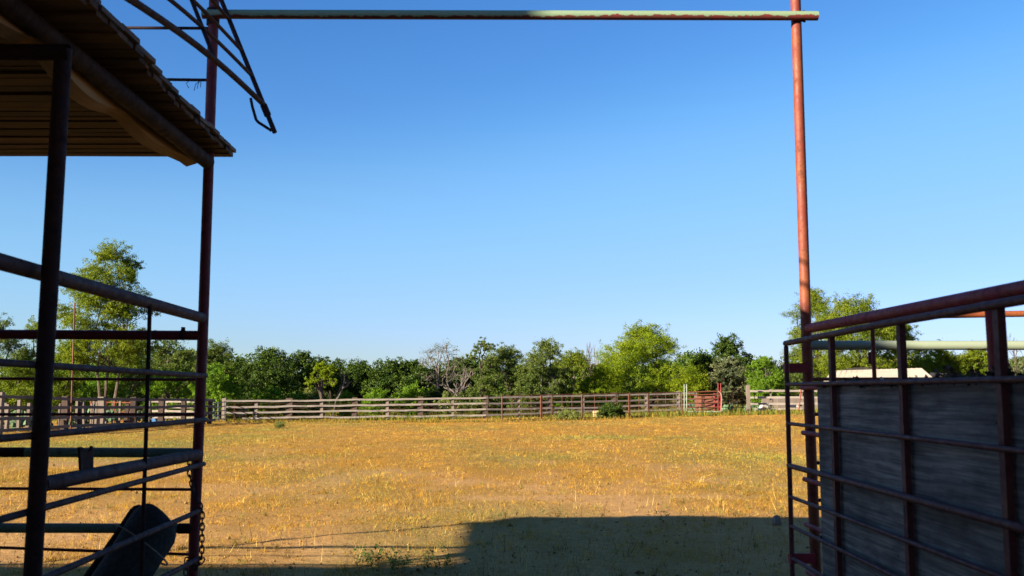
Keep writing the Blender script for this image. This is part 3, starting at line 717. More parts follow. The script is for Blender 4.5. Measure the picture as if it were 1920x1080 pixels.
# ---------------------------------------------------------------- right pen fence (square to the alley)
rp = thing("pipe_fence", "sunlit pale green and rust pipe fence running right from the gateway post", "fence", (5, 7, 0))
zg = at(1700, 647, 7).z
M['right_green'] = split_mat('pale_green_rail', (.42, .52, .40), (.20, .03, .03), zg-.021, .033)
MB().tube([(XR, 7, zg-.002), (8.5, 7, zg-.002)], .033, 18).build("rail", M['right_green'], rp)
for y, r, mt in ((711, .012, 'orange'), (868, .0125, 'dark'), (938, .0125, 'dark'), (1008, .0125, 'dark'), (777, .0125, 'red')):
    zz = at(1540, y, 7).z; MB().tube([(XR, 7, zz), (8.5, 7, zz+.015)], r, 12).build("rail", M[mt], rp)
for X in (5.2, 8.4): MB().tube([(X, 7, -.1), (X, 7, 2.25)], .0365, 14).build("post", M['rust'], rp)
b = MB(); p0 = at(1631, 672, 7); b.box((p0.x, 6.965, p0.z), (.045, .012, .085)); b.build("hanger_plate", M['red'], rp, False)
b = MB(); p0 = at(1653, 712, 6.98)
b.tube([p0+Vector((-.008, -.01, .02)), p0+Vector((0, -.012, 0)), p0+Vector((.006, -.012, -.03)), p0+Vector((.0, -.01, -.06))], [.008, .013, .008, .003], 6); b.build("tape_tie", M['white'], rp)
p0, p1 = at(1730, 590, 10), at(1930, 584, 10)
rp2 = thing("pipe_fence", "rust orange pipe rail on posts in the next pen, beyond the pale green rail", "fence", (6, 10, 0))
MB().tube([p0+Vector((-.6, 0, -.02)), p1+Vector((1.2, 0, 0))], .032, 14).build("rail", M['orange'], rp2)
MB().tube([(p1.x+.9, 10, 0), (p1.x+.9, 10, p1.z)], .036, 12).build("post", M['orange'], rp2)
pm = at(1872, 640, 10); MB().tube([(pm.x, 10, 0), (pm.x, 10, p1.z-.01)], .036, 12).build("post", M['orange'], rp2)

# ---------------------------------------------------------------- far plank fence
def ipx(x, xs_, ys_): return float(np.interp(x, xs_, ys_))
FX = [424, 545, 667, 790, 911, 1092, 1270, 1300]
FYd = [56, 57, 58, 59, 60, 63, 66, 66.5]
RL = [[751.5, 751, 749.5, 747.6, 746, 742, 738, 737], [763, 761.5, 759.8, 758, 757, 753.5, 748.6, 748], [774, 772.2, 770.6, 769, 767.5, 764.5, 758.6, 758], [785, 783, 782, 780, 778.3, 772, 767.6, 767]]
ff_ = thing("plank_fence", "long sagging four rail plank fence across the far side of the paddock", "fence", (-3, 60, g(-3, 60)))
def post_at(par, px, Y, topz, wd, mat, dp=None, name="post", lean=0, sd=0):
    X = (px-960)/1867*Y; z0 = g(X, Y)
    rr = random.Random(sd); b = MB(); dp = dp or wd; vs = []; fs = []
    for i in range(5):
        t = i/4; z = z0-.15+(topz-z0+.15)*t; ox = lean*t+rr.uniform(-.015, .015)*wd*6; sx = wd/2*(1+rr.uniform(-.12, .12)); sy = dp/2
        e = rr.uniform(-.03, .03) if i == 4 else 0
        vs += [(X+ox-sx, Y-sy, z), (X+ox+sx, Y-sy, z+e), (X+ox+sx, Y+sy, z+e), (X+ox-sx, Y+sy, z)]
    for i in range(4):
        for k in range(4): fs.append((i*4+k, i*4+(k+1) % 4, (i+1)*4+(k+1) % 4, (i+1)*4+k))
    fs += [(3, 2, 1, 0), (16, 17, 18, 19)]
    b.add(vs, fs); return b.build(name, mat, par, False)
bays = [424, 484, 545, 606, 667, 728, 790, 850, 911, 972, 1030, 1092, 1150, 1210, 1270, 1302]
for i, px in enumerate(bays):
    Y = ipx(px, FX, FYd); tz = at(px, ipx(px, FX, RL[0])-(4.5 if i % 2 == 0 else 1.0), Y).z
    big = i in (2, 4, 6, 8, 10, 12)
    post_at(ff_, px, Y+.12, tz, .38 if i == 2 else (.30 if big else (.22 if i in (0, 14) else .17)), M['tie'] if big else M['postw'], .2, sd=i)
jj = random.Random(5)
for r_ in range(4):
    jo = 0
    for i in range(len(bays)-1):
        if i == 0 and r_ == 3: a_ = bays[0]+30
        else: a_ = bays[i]
        c_ = bays[i+1]
        p = at(a_, ipx(a_, FX, RL[r_])+jo, ipx(a_, FX, FYd)-.02)
        jo = jj.uniform(-.5, .5)*(2.4 if r_ == 3 else 1)
        q = at(c_, ipx(c_, FX, RL[r_])+jo, ipx(c_, FX, FYd)-.02)
        md = (p+q)/2+Vector((0, 0, -jj.uniform(-.01, .03)))
        b = MB(); b.plank(p, md, .04, .102, 3, .006, i*9+r_); b.plank(md, q, .04, .102, 3, .006, i*9+r_+5); b.build("board", M['plank'], ff_, False)
bf = thing("plank_fence", "pale sunlit plank fence glimpsed behind the far end of the left fence", "fence", (-20, 58, 0))
for px in (284, 316, 349, 381): post_at(bf, px, 58.1, at(px, 749, 58).z, .13, M['postw'], sd=px)
for y in (753, 763.5, 771, 783):
    for a_, c_ in ((284, 316), (316, 349), (349, 384)):
        b = MB(); b.plank(at(a_, y+jj.uniform(-.5, .5), 58), at(c_, y+jj.uniform(-.5, .5), 58), .04, .12, 4, .008, a_); b.build("board", M['plank'], bf, False)
# wire-and-rod panels standing just behind the planks, rust coloured
rb = thing("wire_panel_fence", "thin rusty wire panels standing close behind the far plank fence", "fence", (-8, 60, 0))
for px in range(440, 930, 83):
    Y = ipx(px, FX, FYd)+.7; p = at(px, 757, Y); MB().tube([(p.x, Y, g(p.x, Y)), p], .022, 6).build("post", M['brown'], rb)
for k in range(6):
    pts = [at(px, 757+k*4.6, ipx(px, FX, FYd)+.7) for px in (430, 600, 760, 930)]
    MB().tube(pts, .012, 6).build("wire", M['brown'], rb)

# ---------------------------------------------------------------- left plank fence (runs towards the far corner)
lfX = [-60, 5, 128, 196, 256, 308, 349, 385, 397]
def leftY(px): return ipx(px, [-120, 5, 397], [34.5, 37.8, 51.5])
lfR = [[742, 744, 748.5, 749, 749.2, 749.5, 750, 750.5, 751], [763, 764.5, 764, 764, 763.5, 763, 762, 762, 762], [785, 784.5, 782.5, 781.5, 780, 778, 776, 775, 775], [809, 806.5, 799, 796.5, 794, 791, 789.5, 788, 787.5]]
lt = thing("plank_fence", "shaded four rail plank fence down the left side of the paddock", "fence", (-18, 44, 0))
for i, px in enumerate(lfX):
    Y = leftY(px); tp = ipx(px, [-60, 5, 128, 397], [733, 736, 742.5, 747.5])
    pale = i in (1, 3)
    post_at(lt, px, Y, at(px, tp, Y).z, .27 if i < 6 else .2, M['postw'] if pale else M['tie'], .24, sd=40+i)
for r_ in range(4):
    for i in range(len(lfX)-1):
        a_, c_ = lfX[i], lfX[i+1]
        p = at(a_, lfR[r_][i], leftY(a_)-.02); q = at(c_, lfR[r_][i+1], leftY(c_)-.02); off = Vector((.16, -.02, 0))
        md = (p+q)/2+Vector((0, 0, jj.uniform(-.05, .03)))
        b = MB(); b.plank(p+off, md+off, .045, .125, 4, .010, r_*13+i); b.plank(md+off, q+off, .045, .125, 4, .010, r_*13+i+3); b.build("board", M['plank_shaded'], lt, False)
for i, (px, tp, wd, dk) in enumerate([(19, 758, .10, 0), (23.5, 755, .12, 0), (42, 750, .11, 0), (59, 756, .13, 0), (97, 755, .12, 0), (103, 743, .10, 0), (116, 757, .08, 0), (150, 752, .10, 0), (154, 752, .22, 1), (165, 753, .12, 0), (177, 757, .07, 0), (181, 752, .08, 0), (188, 753, .22, 0), (206, 754, .07, 0), (230, 752, .09, 0), (242, 757, .17, 1), (284, 752, .10, 0), (289.5, 757, .14, 1)]):
    Y = leftY(px)+2.2; X = (px-960)/1867*Y
    o = post_at(None, px, Y, at(px, tp, Y).z, wd, M['tie'] if dk else M['postw'], sd=70+i, name="fence_stake", lean=(-.12 if i % 4 == 1 else .05 if i % 3 == 0 else 0))
    tag(o, "dark stub of a stake behind the left plank fence" if dk else "crooked pale wooden stake standing behind the left plank fence", "stake", "dark stubs behind the left fence" if dk else "pale stakes behind the left fence")
p0, p1 = at(132, 812, 41), at(140, 568, 41)
o = MB().tube([(p0.x, 41, -.1), (p0.x-.0, 41, .0), p1], .032, 10).build("pole", M['brust']); tag(o, "tall thin rusty pole standing at the left plank fence", "pole")
# orange pipe panel behind the left fence
op = thing("corral_panel", "orange rusted pipe panel behind the left plank fence by the forked tree", "panel", (-17, 49, 0))
for px in (171, 199, 215, 245):
    p = at(px, 752, 50); MB().tube([(p.x, 50, 0), p], .04, 8).build("upright", M['orange'], op)
for y in (754, 763, 772, 781, 789):
    MB().tube([at(171, y, 50), at(246, y+1, 50)], .028, 8).build("rail", M['orange'], op)
# small steel gate closing the far left corner
cg = thing("corner_gate", "dull steel five bar gate between the two plank fences at the far left corner", "gate", (-15.6, 53, 0))
for k, (y0, y1) in enumerate(((756.5, 753.5), (764.5, 761.5), (772, 769.5), (779.5, 778), (786, 785.5))):
    MB().tube([at(399, y0, 51.8), at(423, y1, 55.9)], .026, 8).build("bar", M['galv'], cg)
for px, y0, y1, Y in ((401, 754, 790, 52), (409, 754, 789, 53.3), (420, 752, 790, 55.4)):
    MB().tube([at(px, y0, Y), at(px, y1, Y)], .026, 8).build("upright", M['galv'], cg)

# ---------------------------------------------------------------- rusty pipe corral panels, far middle
edges = [940, 1015, 1092, 1180, 1216, 1280]
def panY(px): return ipx(px, [940, 1092, 1290, 1352], [54, 56.5, 60, 60.5])
for i in range(5):
    a_, c_ = edges[i]+1.2, edges[i+1]-1.2
    nm = ["widest rusty corral panel at the left end of the row", "rusty corral panel with grey weeds at its foot, second in the row", "rusty corral panel in front of the dark green shrub", "narrow rusty corral panel, the shortest of the row", "rusty corral panel next to the pale green chute posts"][i]
    Ya, Yc = panY(a_), panY(c_); A0 = at(a_, 760, Ya); C0 = at(c_, 760, Yc)
    nm = nm.replace("widest rusty", "rusty")
    pn = thing("corral_panel", nm, "panel", (A0.x, Ya, g(A0.x, Ya)), "rusty corral panels in front of the far plank fence")
    ta, tc = ipx(a_, [940, 1092, 1290], [742.3, 738.8, 735.5]), ipx(c_, [940, 1092, 1290], [742.3, 738.8, 735.5])
    za, zb = at(a_, ta, Ya).z, at(c_, tc, Yc).z; ga, gb = g(A0.x, Ya)+.06, g(C0.x, Yc)+.06
    for X, Yv, z0, z1 in ((A0.x, Ya, ga-.1, za), (C0.x, Yc, gb-.1, zb)):
        MB().tube([(X, Yv, z0), (X, Yv, z1)], .030, 8).build("end_post", M['brust'], pn)
    for k in range(7):
        t = k/6; MB().tube([(A0.x, Ya, ga+(za-ga)*t), (C0.x, Yc, gb+(zb-gb)*t)], .018 if k in (0, 6) else .012, 8).build("bar", M['brust'], pn)
    nu = 3 if c_-a_ > 50 else 1
    for k in range(1, nu+1):
        t = k/(nu+1); X, Yv = A0.x+(C0.x-A0.x)*t, Ya+(Yc-Ya)*t
        MB().tube([(X, Yv, ga+(gb-ga)*t), (X, Yv, za+(zb-za)*t)], .014, 8).build("upright", M['brust'], pn)

# cattle chute
cc_ = thing("cattle_chute", "rusty red cattle chute with tall pale green and red end frames, far right", "chute", (11.5, 61, g(11.5, 61)))
def fr(par, xa, xb, yt, yb, Y, r, mat, name):
    b = MB(); b.tube([at(xa, yb, Y), at(xa, yt, Y), at(xb, yt, Y), at(xb, yb, Y)], r, 8); return b.build(name, mat, par)
fr(cc_, 1283, 1287.6, 720.5, 771, 60.8, .027, M['pale_green'], "tall_frame")
fr(cc_, 1346.5, 1351.5, 718.5, 772, 60.9, .033, M['red_paint'], "tall_frame")
for k, (y0, y1) in enumerate(((735.5, 733.5), (741, 739.5), (748, 747), (756, 755.5), (764, 763.5))):
    MB().tube([at(1288, y0, 60.8), at(1347, y1, 60.9)], .036, 8).build("bar", M['brust'], cc_)
MB().tube([at(1290, 772, 60.8), at(1351, 772, 60.9)], .045, 8).build("bottom_bar", M['pale_green'], cc_)
b = MB()
for (ya, yb) in ((743, 747), (749, 755), (757.5, 762.5), (766, 769.5)):
    P = [at(1303, yb, 61.8), at(1346, yb, 61.4), at(1346, ya, 61.4), at(1303, ya, 61.8)]; Q = [p+Vector((.0, .03, 0)) for p in P]
    b.add(P+Q, [(0, 1, 2, 3), (7, 6, 5, 4)]+[(i, i+4, (i+1) % 4+4, (i+1) % 4) for i in range(4)])
b.build("side_boards", M['brust'], cc_, False)
P = [at(1340, 771, 61.1), at(1351, 771, 61.1), at(1351, 758, 61.1), at(1340, 758, 61.1)]; Q = [p+Vector((0, .03, 0)) for p in P]
MB().add(P+Q, [(0, 1, 2, 3), (7, 6, 5, 4)]+[(i, i+4, (i+1) % 4+4, (i+1) % 4) for i in range(4)]).build("kick_plate", M['red_paint'], cc_, False)
MB().tube([at(1339.5, 737, 61), at(1339.5, 771, 61)], .05, 8).build("door_post", M['red_paint'], cc_)
MB().tube([at(1347, 733, 60.7), at(1352, 738, 60.7), at(1353.5, 746, 60.7), at(1352, 771, 60.7)], .025, 8).build("pull_cord", M['cord'], cc_)
# wire gate and right plank fence
wg = thing("wire_gate", "thin rusty wire gate between the red chute and the right plank fence", "gate", (14, 62, g(14, 62)))
for k, y in enumerate((732, 738, 742, 747, 752, 758, 764)):
    MB().tube([at(1353, y, 61), at(1397, y-.3, 62.6)], .018, 6).build("wire", M['brown'], wg)
MB().tube([at(1375, 732, 61.8), at(1375, 770, 61.8)], .025, 6).build("stay", M['brown'], wg)
rf = thing("plank_fence", "three rail grey plank fence right of the chute, with a thick end post", "fence", (16, 63.5, g(16, 63)))
post_at(rf, 1400.5, 63, at(1400, 722.5, 63).z, .21, M['postw'], sd=3)
for px, wd in ((1442, .11), (1499, .16), (1540, .16), (1580, .16)): post_at(rf, px, 64, at(px, 730, 64).z, wd, M['postw'], sd=int(px))
for y in (732.8, 745.2, 757, 767):
    for a_, c_ in ((1402, 1442), (1442, 1499), (1499, 1542), (1542, 1600)):
        if y == 767 and a_ == 1402: a_ = 1415
        o1 = jj.uniform(-.6, .6); b = MB(); b.plank(at(a_, y+o1, 63.7), at(c_, y+jj.uniform(-.6, .6), 63.8), .04, .13 if y < 760 else .10, 5, .012, a_); b.build("board", M['plank'], rf, False)
MB().tube([at(1414, 737, 63.5), at(1416, 756, 63.5)], .02, 6).build("hanging_wire", M['brown'], rf)
MB().tube([at(1498, 768, 63.4), at(1502, 731, 63.4)], .04, 8).build("steel_stake", M['rust'], rf)
# board wall behind the right fence
bw = MB()
for i in range(26):
    px = 1430+i*4.4; p = at(px, 743+(i*7 % 3)*.7, 67); bw.box((p.x, 67, (p.z+g(p.x, 67))/2), (.15, .03, p.z-g(p.x, 67)))
o = bw.build("board_wall", M['postw'], None, False); tag(o, "low grey board wall behind the right plank fence", "wall")
# trough, salt block, blue tub, stone
def trough(name, label, cat, c, L, W, H, mat):
    b = MB(); x, y, z = c; t = .03
    b.box((x, y-W/2, z+H/2), (L, t, H)); b.box((x, y+W/2, z+H/2), (L, t, H)); b.box((x-L/2+t/2, y, z+H/2), (t, W-t, H-.004)); b.box((x+L/2-t/2, y, z+H/2), (t, W-t, H-.004)); b.box((x, y, z+.04), (L-.01, W-.01, .03))
    return tag(b.build(name, mat, None, False), label, cat)
p = at(1488, 762, 65.5); trough("feed_trough", "long low white trough behind the right plank fence", "trough", (p.x, 65.5, g(p.x, 65.5)+.22), .7, .35, .18, M['white'])
p = at(1424, 764, 65); b = MB(); b.tube([(p.x, 65, g(p.x, 65)+.15), (p.x+.2, 65, g(p.x, 65)+.45), (p.x+.55, 65, g(p.x, 65)+.3)], [.1, .17, .08], 8)
tag(b.build("feed_sack", M['white']), "crumpled white sack lying by the thick end post of the right fence", "sack")
def lathe(b, c, prof, seg=24):
    vs = []; fs = []
    for r, z in prof:
        for k in range(seg): a = 2*math.pi*k/seg; vs.append((c[0]+r*math.cos(a), c[1]+r*math.sin(a), c[2]+z))
    for i in range(len(prof)-1):
        for k in range(seg): fs.append((i*seg+k, i*seg+(k+1) % seg, (i+1)*seg+(k+1) % seg, (i+1)*seg+k))
    fs.append(tuple(range(seg))[::-1]); return b.add(vs, fs)
p = at(297, 790, 49.5); b = lathe(MB(), (p.x, 49.5, 0), [(.27, 0), (.33, .30), (.35, .30), (.35, .33), (.31, .33), (.26, .05), (.0, .05)]); tag(b.build("water_tub", M['blue']), "blue plastic water tub beyond the left plank fence", "tub")
b = MB(); p = at(1122, 776, 58); z0 = g(p.x, 58)
for i, (dx, dz, sx, sz) in enumerate(((-.1, .21, .42, .40), (.22, .24, .30, .34))): b.box((p.x+dx, 58+.05*i, z0+dz), (sx, .4, sz), Matrix.Rotation(.12*i-.05, 3, 'Y'))
o = b.build("hay_bale", M['yellow'], None, False); mod = o.modifiers.new("b", 'BEVEL'); mod.width = .05; mod.segments = 2
tag(o, "broken pale yellow hay bale in the weeds behind the corral panels", "hay bale")
def rock(name, c, r, sd, label):
    rr = np.random.default_rng(sd); bm = MB(); seg = 9; vs = []; fs = []
    for i in range(6):
        ph = math.pi*i/5
        for k in range(seg):
            a = 2*math.pi*k/seg; q = r*(1+rr.uniform(-.22, .22)); vs.append((c[0]+q*math.sin(ph)*math.cos(a), c[1]+.7*q*math.sin(ph)*math.sin(a), c[2]+q*math.cos(ph)*1.15))
    for i in range(5):
        for k in range(seg): fs.append((i*seg+k, (i+1)*seg+k, (i+1)*seg+(k+1) % seg, i*seg+(k+1) % seg))
    return tag(bm.add(vs, fs).build(name, M['stone'], None, False), label, "stone")
p = at(1457, 980, 12.3); rock("stone", (p.x, 12.3, .045), .06, 4, "small pale stone in the shadow beside the gate")

# ---------------------------------------------------------------- beige roofed shed, far right
sh = thing("tin_shed", "low shed with a beige tin roof beyond the right pens", "shed", (22, 72, g(22, 72)))
r1, r2 = at(1560, 695, 76), at(1728, 690, 76); e1, e2 = at(1541, 722, 71), at(1763, 717, 71); k1, k2 = at(1568, 716, 80.5), at(1730, 713, 80.5)
e1.z = e2.z = (e1.z+e2.z)/2; k1.z = k2.z = e1.z
def slab(b, P, t):
    nrm = (P[1]-P[0]).cross(P[3]-P[0]).normalized(); Q = [p-nrm*t for p in P]; return b.add(list(P)+Q, [(0, 1, 2, 3), (7, 6, 5, 4)]+[(i, i+4, (i+1) % 4+4, (i+1) % 4) for i in range(4)])
b = MB(); slab(b, [e1, e2, r2, r1], .05); slab(b, [r1+Vector((0, .01, 0)), r2+Vector((0, .01, 0)), k2, k1], .05)
for i in range(1, 18):
    t = i/18; b.tube([e1.lerp(e2, t)+Vector((0, 0, .012)), r1.lerp(r2, t)+Vector((0, 0, .012))], .018, 4)
b.build("roof", M['tin'], sh, False)
b = MB(); zb = g(22, 72); i1, i2 = e1+Vector((.35, .3, -.1)), e2+Vector((-.3, .3, -.1)); j1, j2 = k1+Vector((.2, -.3, -.1)), k2+Vector((-.2, -.3, -.1)); t1, t2 = r1+Vector((.15, 0, -.12)), r2+Vector((-.15, 0, -.12))
dn = lambda p: Vector((p.x, p.y, zb-.05))
b.add([i1, dn(i1), dn(j1), j1, t1], [(0, 1, 2, 3, 4)]); b.add([i2, dn(i2), dn(j2), j2, t2], [(4, 3, 2, 1, 0)]); b.add([i1, i2, dn(i2), dn(i1)], [(0, 1, 2, 3)]); b.add([j1, j2, dn(j2), dn(j1)], [(3, 2, 1, 0)])
b.build("wall", M['siding'], sh, False)
b = MB(); slab(b, [at(1742, 705, 78), at(1771, 703.5, 78), at(1775, 700, 81), at(1744, 698.5, 81)], .12); b.build("side_roof", M['darkroof'], sh, False)
b = MB(); slab(b, [at(1575, 694, 79), at(1648, 692, 79), at(1645, 688, 82), at(1605, 688, 82)], .1); b.build("rear_roof", M['darkroof'], sh, False)
b = MB(); b.tube([r1+Vector((-.1, -.2, -.15)), r1+Vector((.1, -.1, .05))], .09, 6); b.tube([r1+Vector((-.35, -.8, -.5)), r1+Vector((-.2, -.4, -.2))], .06, 6); b.build("flashing", M['white'], sh)

# ---------------------------------------------------------------- trees
def leaf_quads(cen, size, asp, up=.5, droop=0.0):
    n = len(cen); d = rng.normal(0, 1, (n, 3)); d[:, 2] -= droop; d /= np.linalg.norm(d, axis=1)[:, None]
    nn = rng.normal(0, 1, (n, 3)); nn[:, 2] += up; s = np.cross(d, nn); s /= np.linalg.norm(s, axis=1)[:, None]+1e-9
    L = size*rng.uniform(.6, 1.3, n)[:, None]; W_ = L*asp
    v = np.empty((n, 4, 3)); v[:, 0] = cen-d*L/2; v[:, 1] = cen+s*W_/2; v[:, 2] = cen+d*L/2; v[:, 3] = cen-s*W_/2
    return v.reshape(-1, 3)
def curve(a, b, bend, n=6, rr=random):
    a, b = Vector(a), Vector(b); L = (b-a).length; o = Vector((rr.uniform(-1, 1), rr.uniform(-1, 1), rr.uniform(-.3, .8)))*bend*L
    out = []
    for i in range(n+1):
        t = i/n; p = a.lerp(b, t)+o*(4*t*(1-t))*.5
        if 0 < i < n: p += Vector((rr.uniform(-1, 1), rr.uniform(-1, 1), rr.uniform(-1, 1)))*bend*L*.13
        out.append(p)
    return out
def tree(label, px, Y, top, wpx, leaf, lsize=.16, asp=.45, nleaf=9000, bark='bark', trunk_h=.22, nclump=26, lobe=.16, dens=1.0, stems=1, lean=0, base=None, sd=1, name='tree', cat='tree', droop=.0, tr=None, low=None, group=None, twig=0, shape=None):
    """one tree: trunk with limbs reaching every leaf clump, leaves spread through the clumps"""
    rr = random.Random(sd); X = (px-960)/1867*Y; z0 = g(X, Y); H = at(px, top, Y).z-z0; W = wpx/1867*Y
    root = thing(name, label, cat, (X, Y, z0), group); tf = 1.6 if twig > 3 else 1.0
    th = trunk_h*H; low = th*.8 if low is None else low*H; tr = tr or (.026*H+.03)
    cl = []; tries = 0
    while len(cl) < nclump and tries < 3000:
        tries += 1; t = rr.random(); z = low+(H-low)*t
        if shape: wmax = np.interp(t, *shape)
        else: wmax = (math.sin(math.pi*min(1, .18+.80*t)))**.7
        a = rr.uniform(0, 2*math.pi); q = math.sqrt(rr.uniform(.12, 1)); rad = lobe*W*rr.uniform(.65, 1.25)
        e = max(.02, W/2*wmax-rad*.75)
        zc_ = min(z, H-rad*.55)
        c_ = Vector((lean*z/H+e*q*math.cos(a), e*q*math.sin(a)*.85, zc_))
        if all((c_-o[0]).length > .55*min(rad, o[1]) for o in cl): cl.append((c_, rad))
    wood = MB(); limbs = []
    for s_i in range(stems):
        off = Vector(((s_i-(stems-1)/2)*tr*1.6, rr.uniform(-.1, .1), 0)) if stems > 1 else Vector((0, 0, 0))
        tp = Vector((lean*.25+(s_i-(stems-1)/2)*.22*W/max(1, stems-.5), rr.uniform(-.1, .1)*W*.3, th*rr.uniform(.9, 1.15)))
        P = curve(off+Vector((0, 0, -.2)), tp, .10, 5, rr); rs = [tr*(1.25-.45*i/5)/(stems**.35) for i in range(6)]
        wood.tube(P, rs, 7)
        for k in range(3 if stems > 1 else 5):
            a = rr.uniform(0, 2*math.pi); tgt = cl[rr.randrange(len(cl))][0] if k else max(cl, key=lambda c: c[0].z-abs(c[0].x-tp.x))[0]
            Q = curve(tp, tgt, .16, 6, rr); r0 = rs[-1]*rr.uniform(.55, .8); wood.tube(Q, [r0*(1-.8*i/6) for i in range(7)], 6)
            limbs += [(q_, r0*(1-.8*i/6)) for i, q_ in enumerate(Q[:-1])]
    for c_, rad in cl:
        q_, r0 = min(limbs, key=lambda l: (l[0]-c_).length+(0 if l[0].z < c_.z else .8))
        Q = curve(q_, c_, .18, 4, rr); r1_ = min(r0*.7, .012*W+.012); wood.tube(Q, [r1_*(1-.75*i/4) for i in range(5)], 5, cap=False)
        for _ in range(3+twig):
            d_ = Vector((rr.uniform(-1, 1), rr.uniform(-1, 1), rr.uniform(-.5, 1)))*rad*(1.0 if not twig else 1.15); wood.tube(curve(c_, c_+d_, .2, 3, rr), [r1_*.34*tf, r1_*.26*tf, r1_*.18*tf, r1_*.09*tf], 4, cap=False)
    tk = wood.build("trunk", M[bark]); tk.parent = root
    tot = sum(r**2 for _, r in cl); cs = []
    for c_, rad in cl:
        n = int(2.5*nleaf*rad**2/tot*rr.uniform(.65, 1.25)*dens)
        # each clump is itself a handful of small sprays so that gaps stay open
        ns = max(5, n//38); d = rng.normal(0, 1, (ns, 3)); d /= np.linalg.norm(d, axis=1)[:, None]
        rad_s = rad*rng.uniform(.35, 1.08, ns)[:, None]; sc_c = d*rad_s*np.array([1.08, 1.08, .82])
        w_ = rng.integers(0, ns, n); sg = rng.random(n)**.7; out_ = np.where(w_ % 3 == 0, 1.22, 1.0); sg = np.where(w_ % 2 == 0, .35+.75*sg, 1.0)*out_
        up_ = np.zeros((n, 3)); up_[:, 2] = np.where(w_ % 3 == 0, .16*rad*sg, 0)
        pt = sc_c[w_]*sg[:, None]+up_+rng.normal(0, rad*.12, (n, 3))*np.array([1, 1, .75])
        cs.append(pt+np.array(c_))
    cs = np.concatenate(cs); cs[:, 2] = np.maximum(cs[:, 2], .05)
    np_mesh("crown", leaf_quads(cs, lsize*.70, asp, .6, droop), 4, LM[leaf], root)
    return root
def dead_tree(label, px, Y, top, wpx, sd, bark='bark_pale', base_r=.13, name='dead_tree', depth=5, lean=0, spread=.62, start=None, cat='tree'):
    rr = random.Random(sd); X = (px-960)/1867*Y; z0 = g(X, Y); H = at(px, top, Y).z-z0
    root = thing(name, label, cat, (X, Y, z0)); wood = MB(); ends = []
    def grow(p, d, L, r, k):
        n = 4; P = [p]; q = p.copy(); dd = d.copy()
        for i in range(n):
            dd = (dd+Vector((rr.uniform(-1, 1), rr.uniform(-1, 1), rr.uniform(-.5, .8)))*.20).normalized(); q = q+dd*L/n; P.append(q.copy())
        wood.tube(P, [r*(1-.42*i/n) for i in range(n+1)], 6 if k > 2 else 4, cap=False); ends.append(q)
        if k <= 0: return
        for j in range(rr.choice((2, 2, 3))):
            a = Vector((rr.uniform(-1, 1), rr.uniform(-1, 1), rr.uniform(-.25, .55)))
            grow(P[-1 if j < 2 else 2], (dd+a.normalized()*spread*1.15).normalized(), L*rr.uniform(.60, .86), r*(.66 if j else .74), k-1)
    grow(Vector((0, 0, -.2)), Vector((lean, 0, 1)).normalized(), H*.30, base_r, depth)
    zm = max(e.z for e in ends); xm = max(abs(e.x) for e in ends); fz = H/zm; fx = min(1.5, (wpx/1867*Y/2)/xm)
    wood.v = [(x*fx, y*fx, z*fz) for x, y, z in wood.v]
    wood.build("trunk", M[bark]).parent = root; return root

# dense wood far behind everything, one mass
vs = []; cen = []
for i in range(190):
    Y = rng.uniform(92, 112); px = rng.uniform(-120, 2040); X = (px-960)/1867*Y
    tp = float(np.interp(px, [-120, 380, 480, 600, 830, 880, 1110, 1180, 1290, 1500, 1700, 2040], [650, 660, 682, 688, 692, 674, 672, 690, 672, 665, 668, 672]))+8*math.sin(px*.013)+6*math.sin(px*.041+1)+rng.uniform(-8, 10)
    if 600 < px < 830: tp += 4
    H = at(px, tp, Y).z-g(X, Y); Wd = rng.uniform(3.0, 5.0)
    for k in range(5):
        c_ = np.array([X+rng.normal(0, Wd*.35), Y+rng.normal(0, 1.5), g(X, Y)+H*rng.uniform(.22, .82)]); rd = H*rng.uniform(.16, .26)
        n = 330; d = rng.normal(0, 1, (n, 3)); d /= np.linalg.norm(d, axis=1)[:, None]; cen.append(c_+d*rd*rng.uniform(.55, 1.05, (n, 1))*np.array([1.2, 1, .9]))
o = np_mesh("far_woodland", leaf_quads(np.concatenate(cen), .30, .6, .6), 4, LM['oak']); tag(o, "dark mass of scrub woodland far behind the nearer trees", "woodland", kind="stuff")

mes = dict(lsize=.20, asp=.26, droop=.35)
T = tree
# left group
T("tall open mesquite with forked trunk, rising above the left plank fence", 205, 58, 457, 205, 'mesquite', nleaf=36000, trunk_h=.26, nclump=74, lobe=.115, stems=3, bark='bark', sd=11, name='mesquite_tree', low=.30, shape=([0, .15, .35, .5, .7, .85, 1], [.85, 1.0, 1.0, .95, .84, .50, .08]), tr=.14, **mes)
T("bushy green tree at the very left edge, top showing above the red pipe rail", 5, 64, 600, 130, 'olive', nleaf=12000, nclump=28, sd=12, **mes)
T("rounded light green tree just left of the dark shed post", 66, 66, 603, 100, 'mesquite', nleaf=10000, nclump=24, sd=13, **mes)
T("low spreading tree between the shed post and the rusty pole", 118, 62, 648, 130, 'mesquite', nleaf=12000, nclump=28, trunk_h=.12, sd=14, **mes)
T("low olive tree filling the gap left of the thin upright rod", 245, 70, 640, 130, 'olive', nleaf=12000, nclump=28, trunk_h=.12, sd=15, **mes)
T("grey green tree behind the thin upright rod", 318, 78, 636, 120, 'olive', nleaf=11000, nclump=26, sd=16, lsize=.2, asp=.45)
T("grey green tree whose top shows just right of the left gateway post", 402, 84, 641, 120, 'olive', nleaf=11000, nclump=26, sd=17, lsize=.2, asp=.4)
T("bright yellow green rounded bush beside the left gateway post", 406, 58, 683, 104, 'bright', nleaf=14000, nclump=30, trunk_h=.08, low=.08, sd=18, name='bush', cat='bush', **mes)
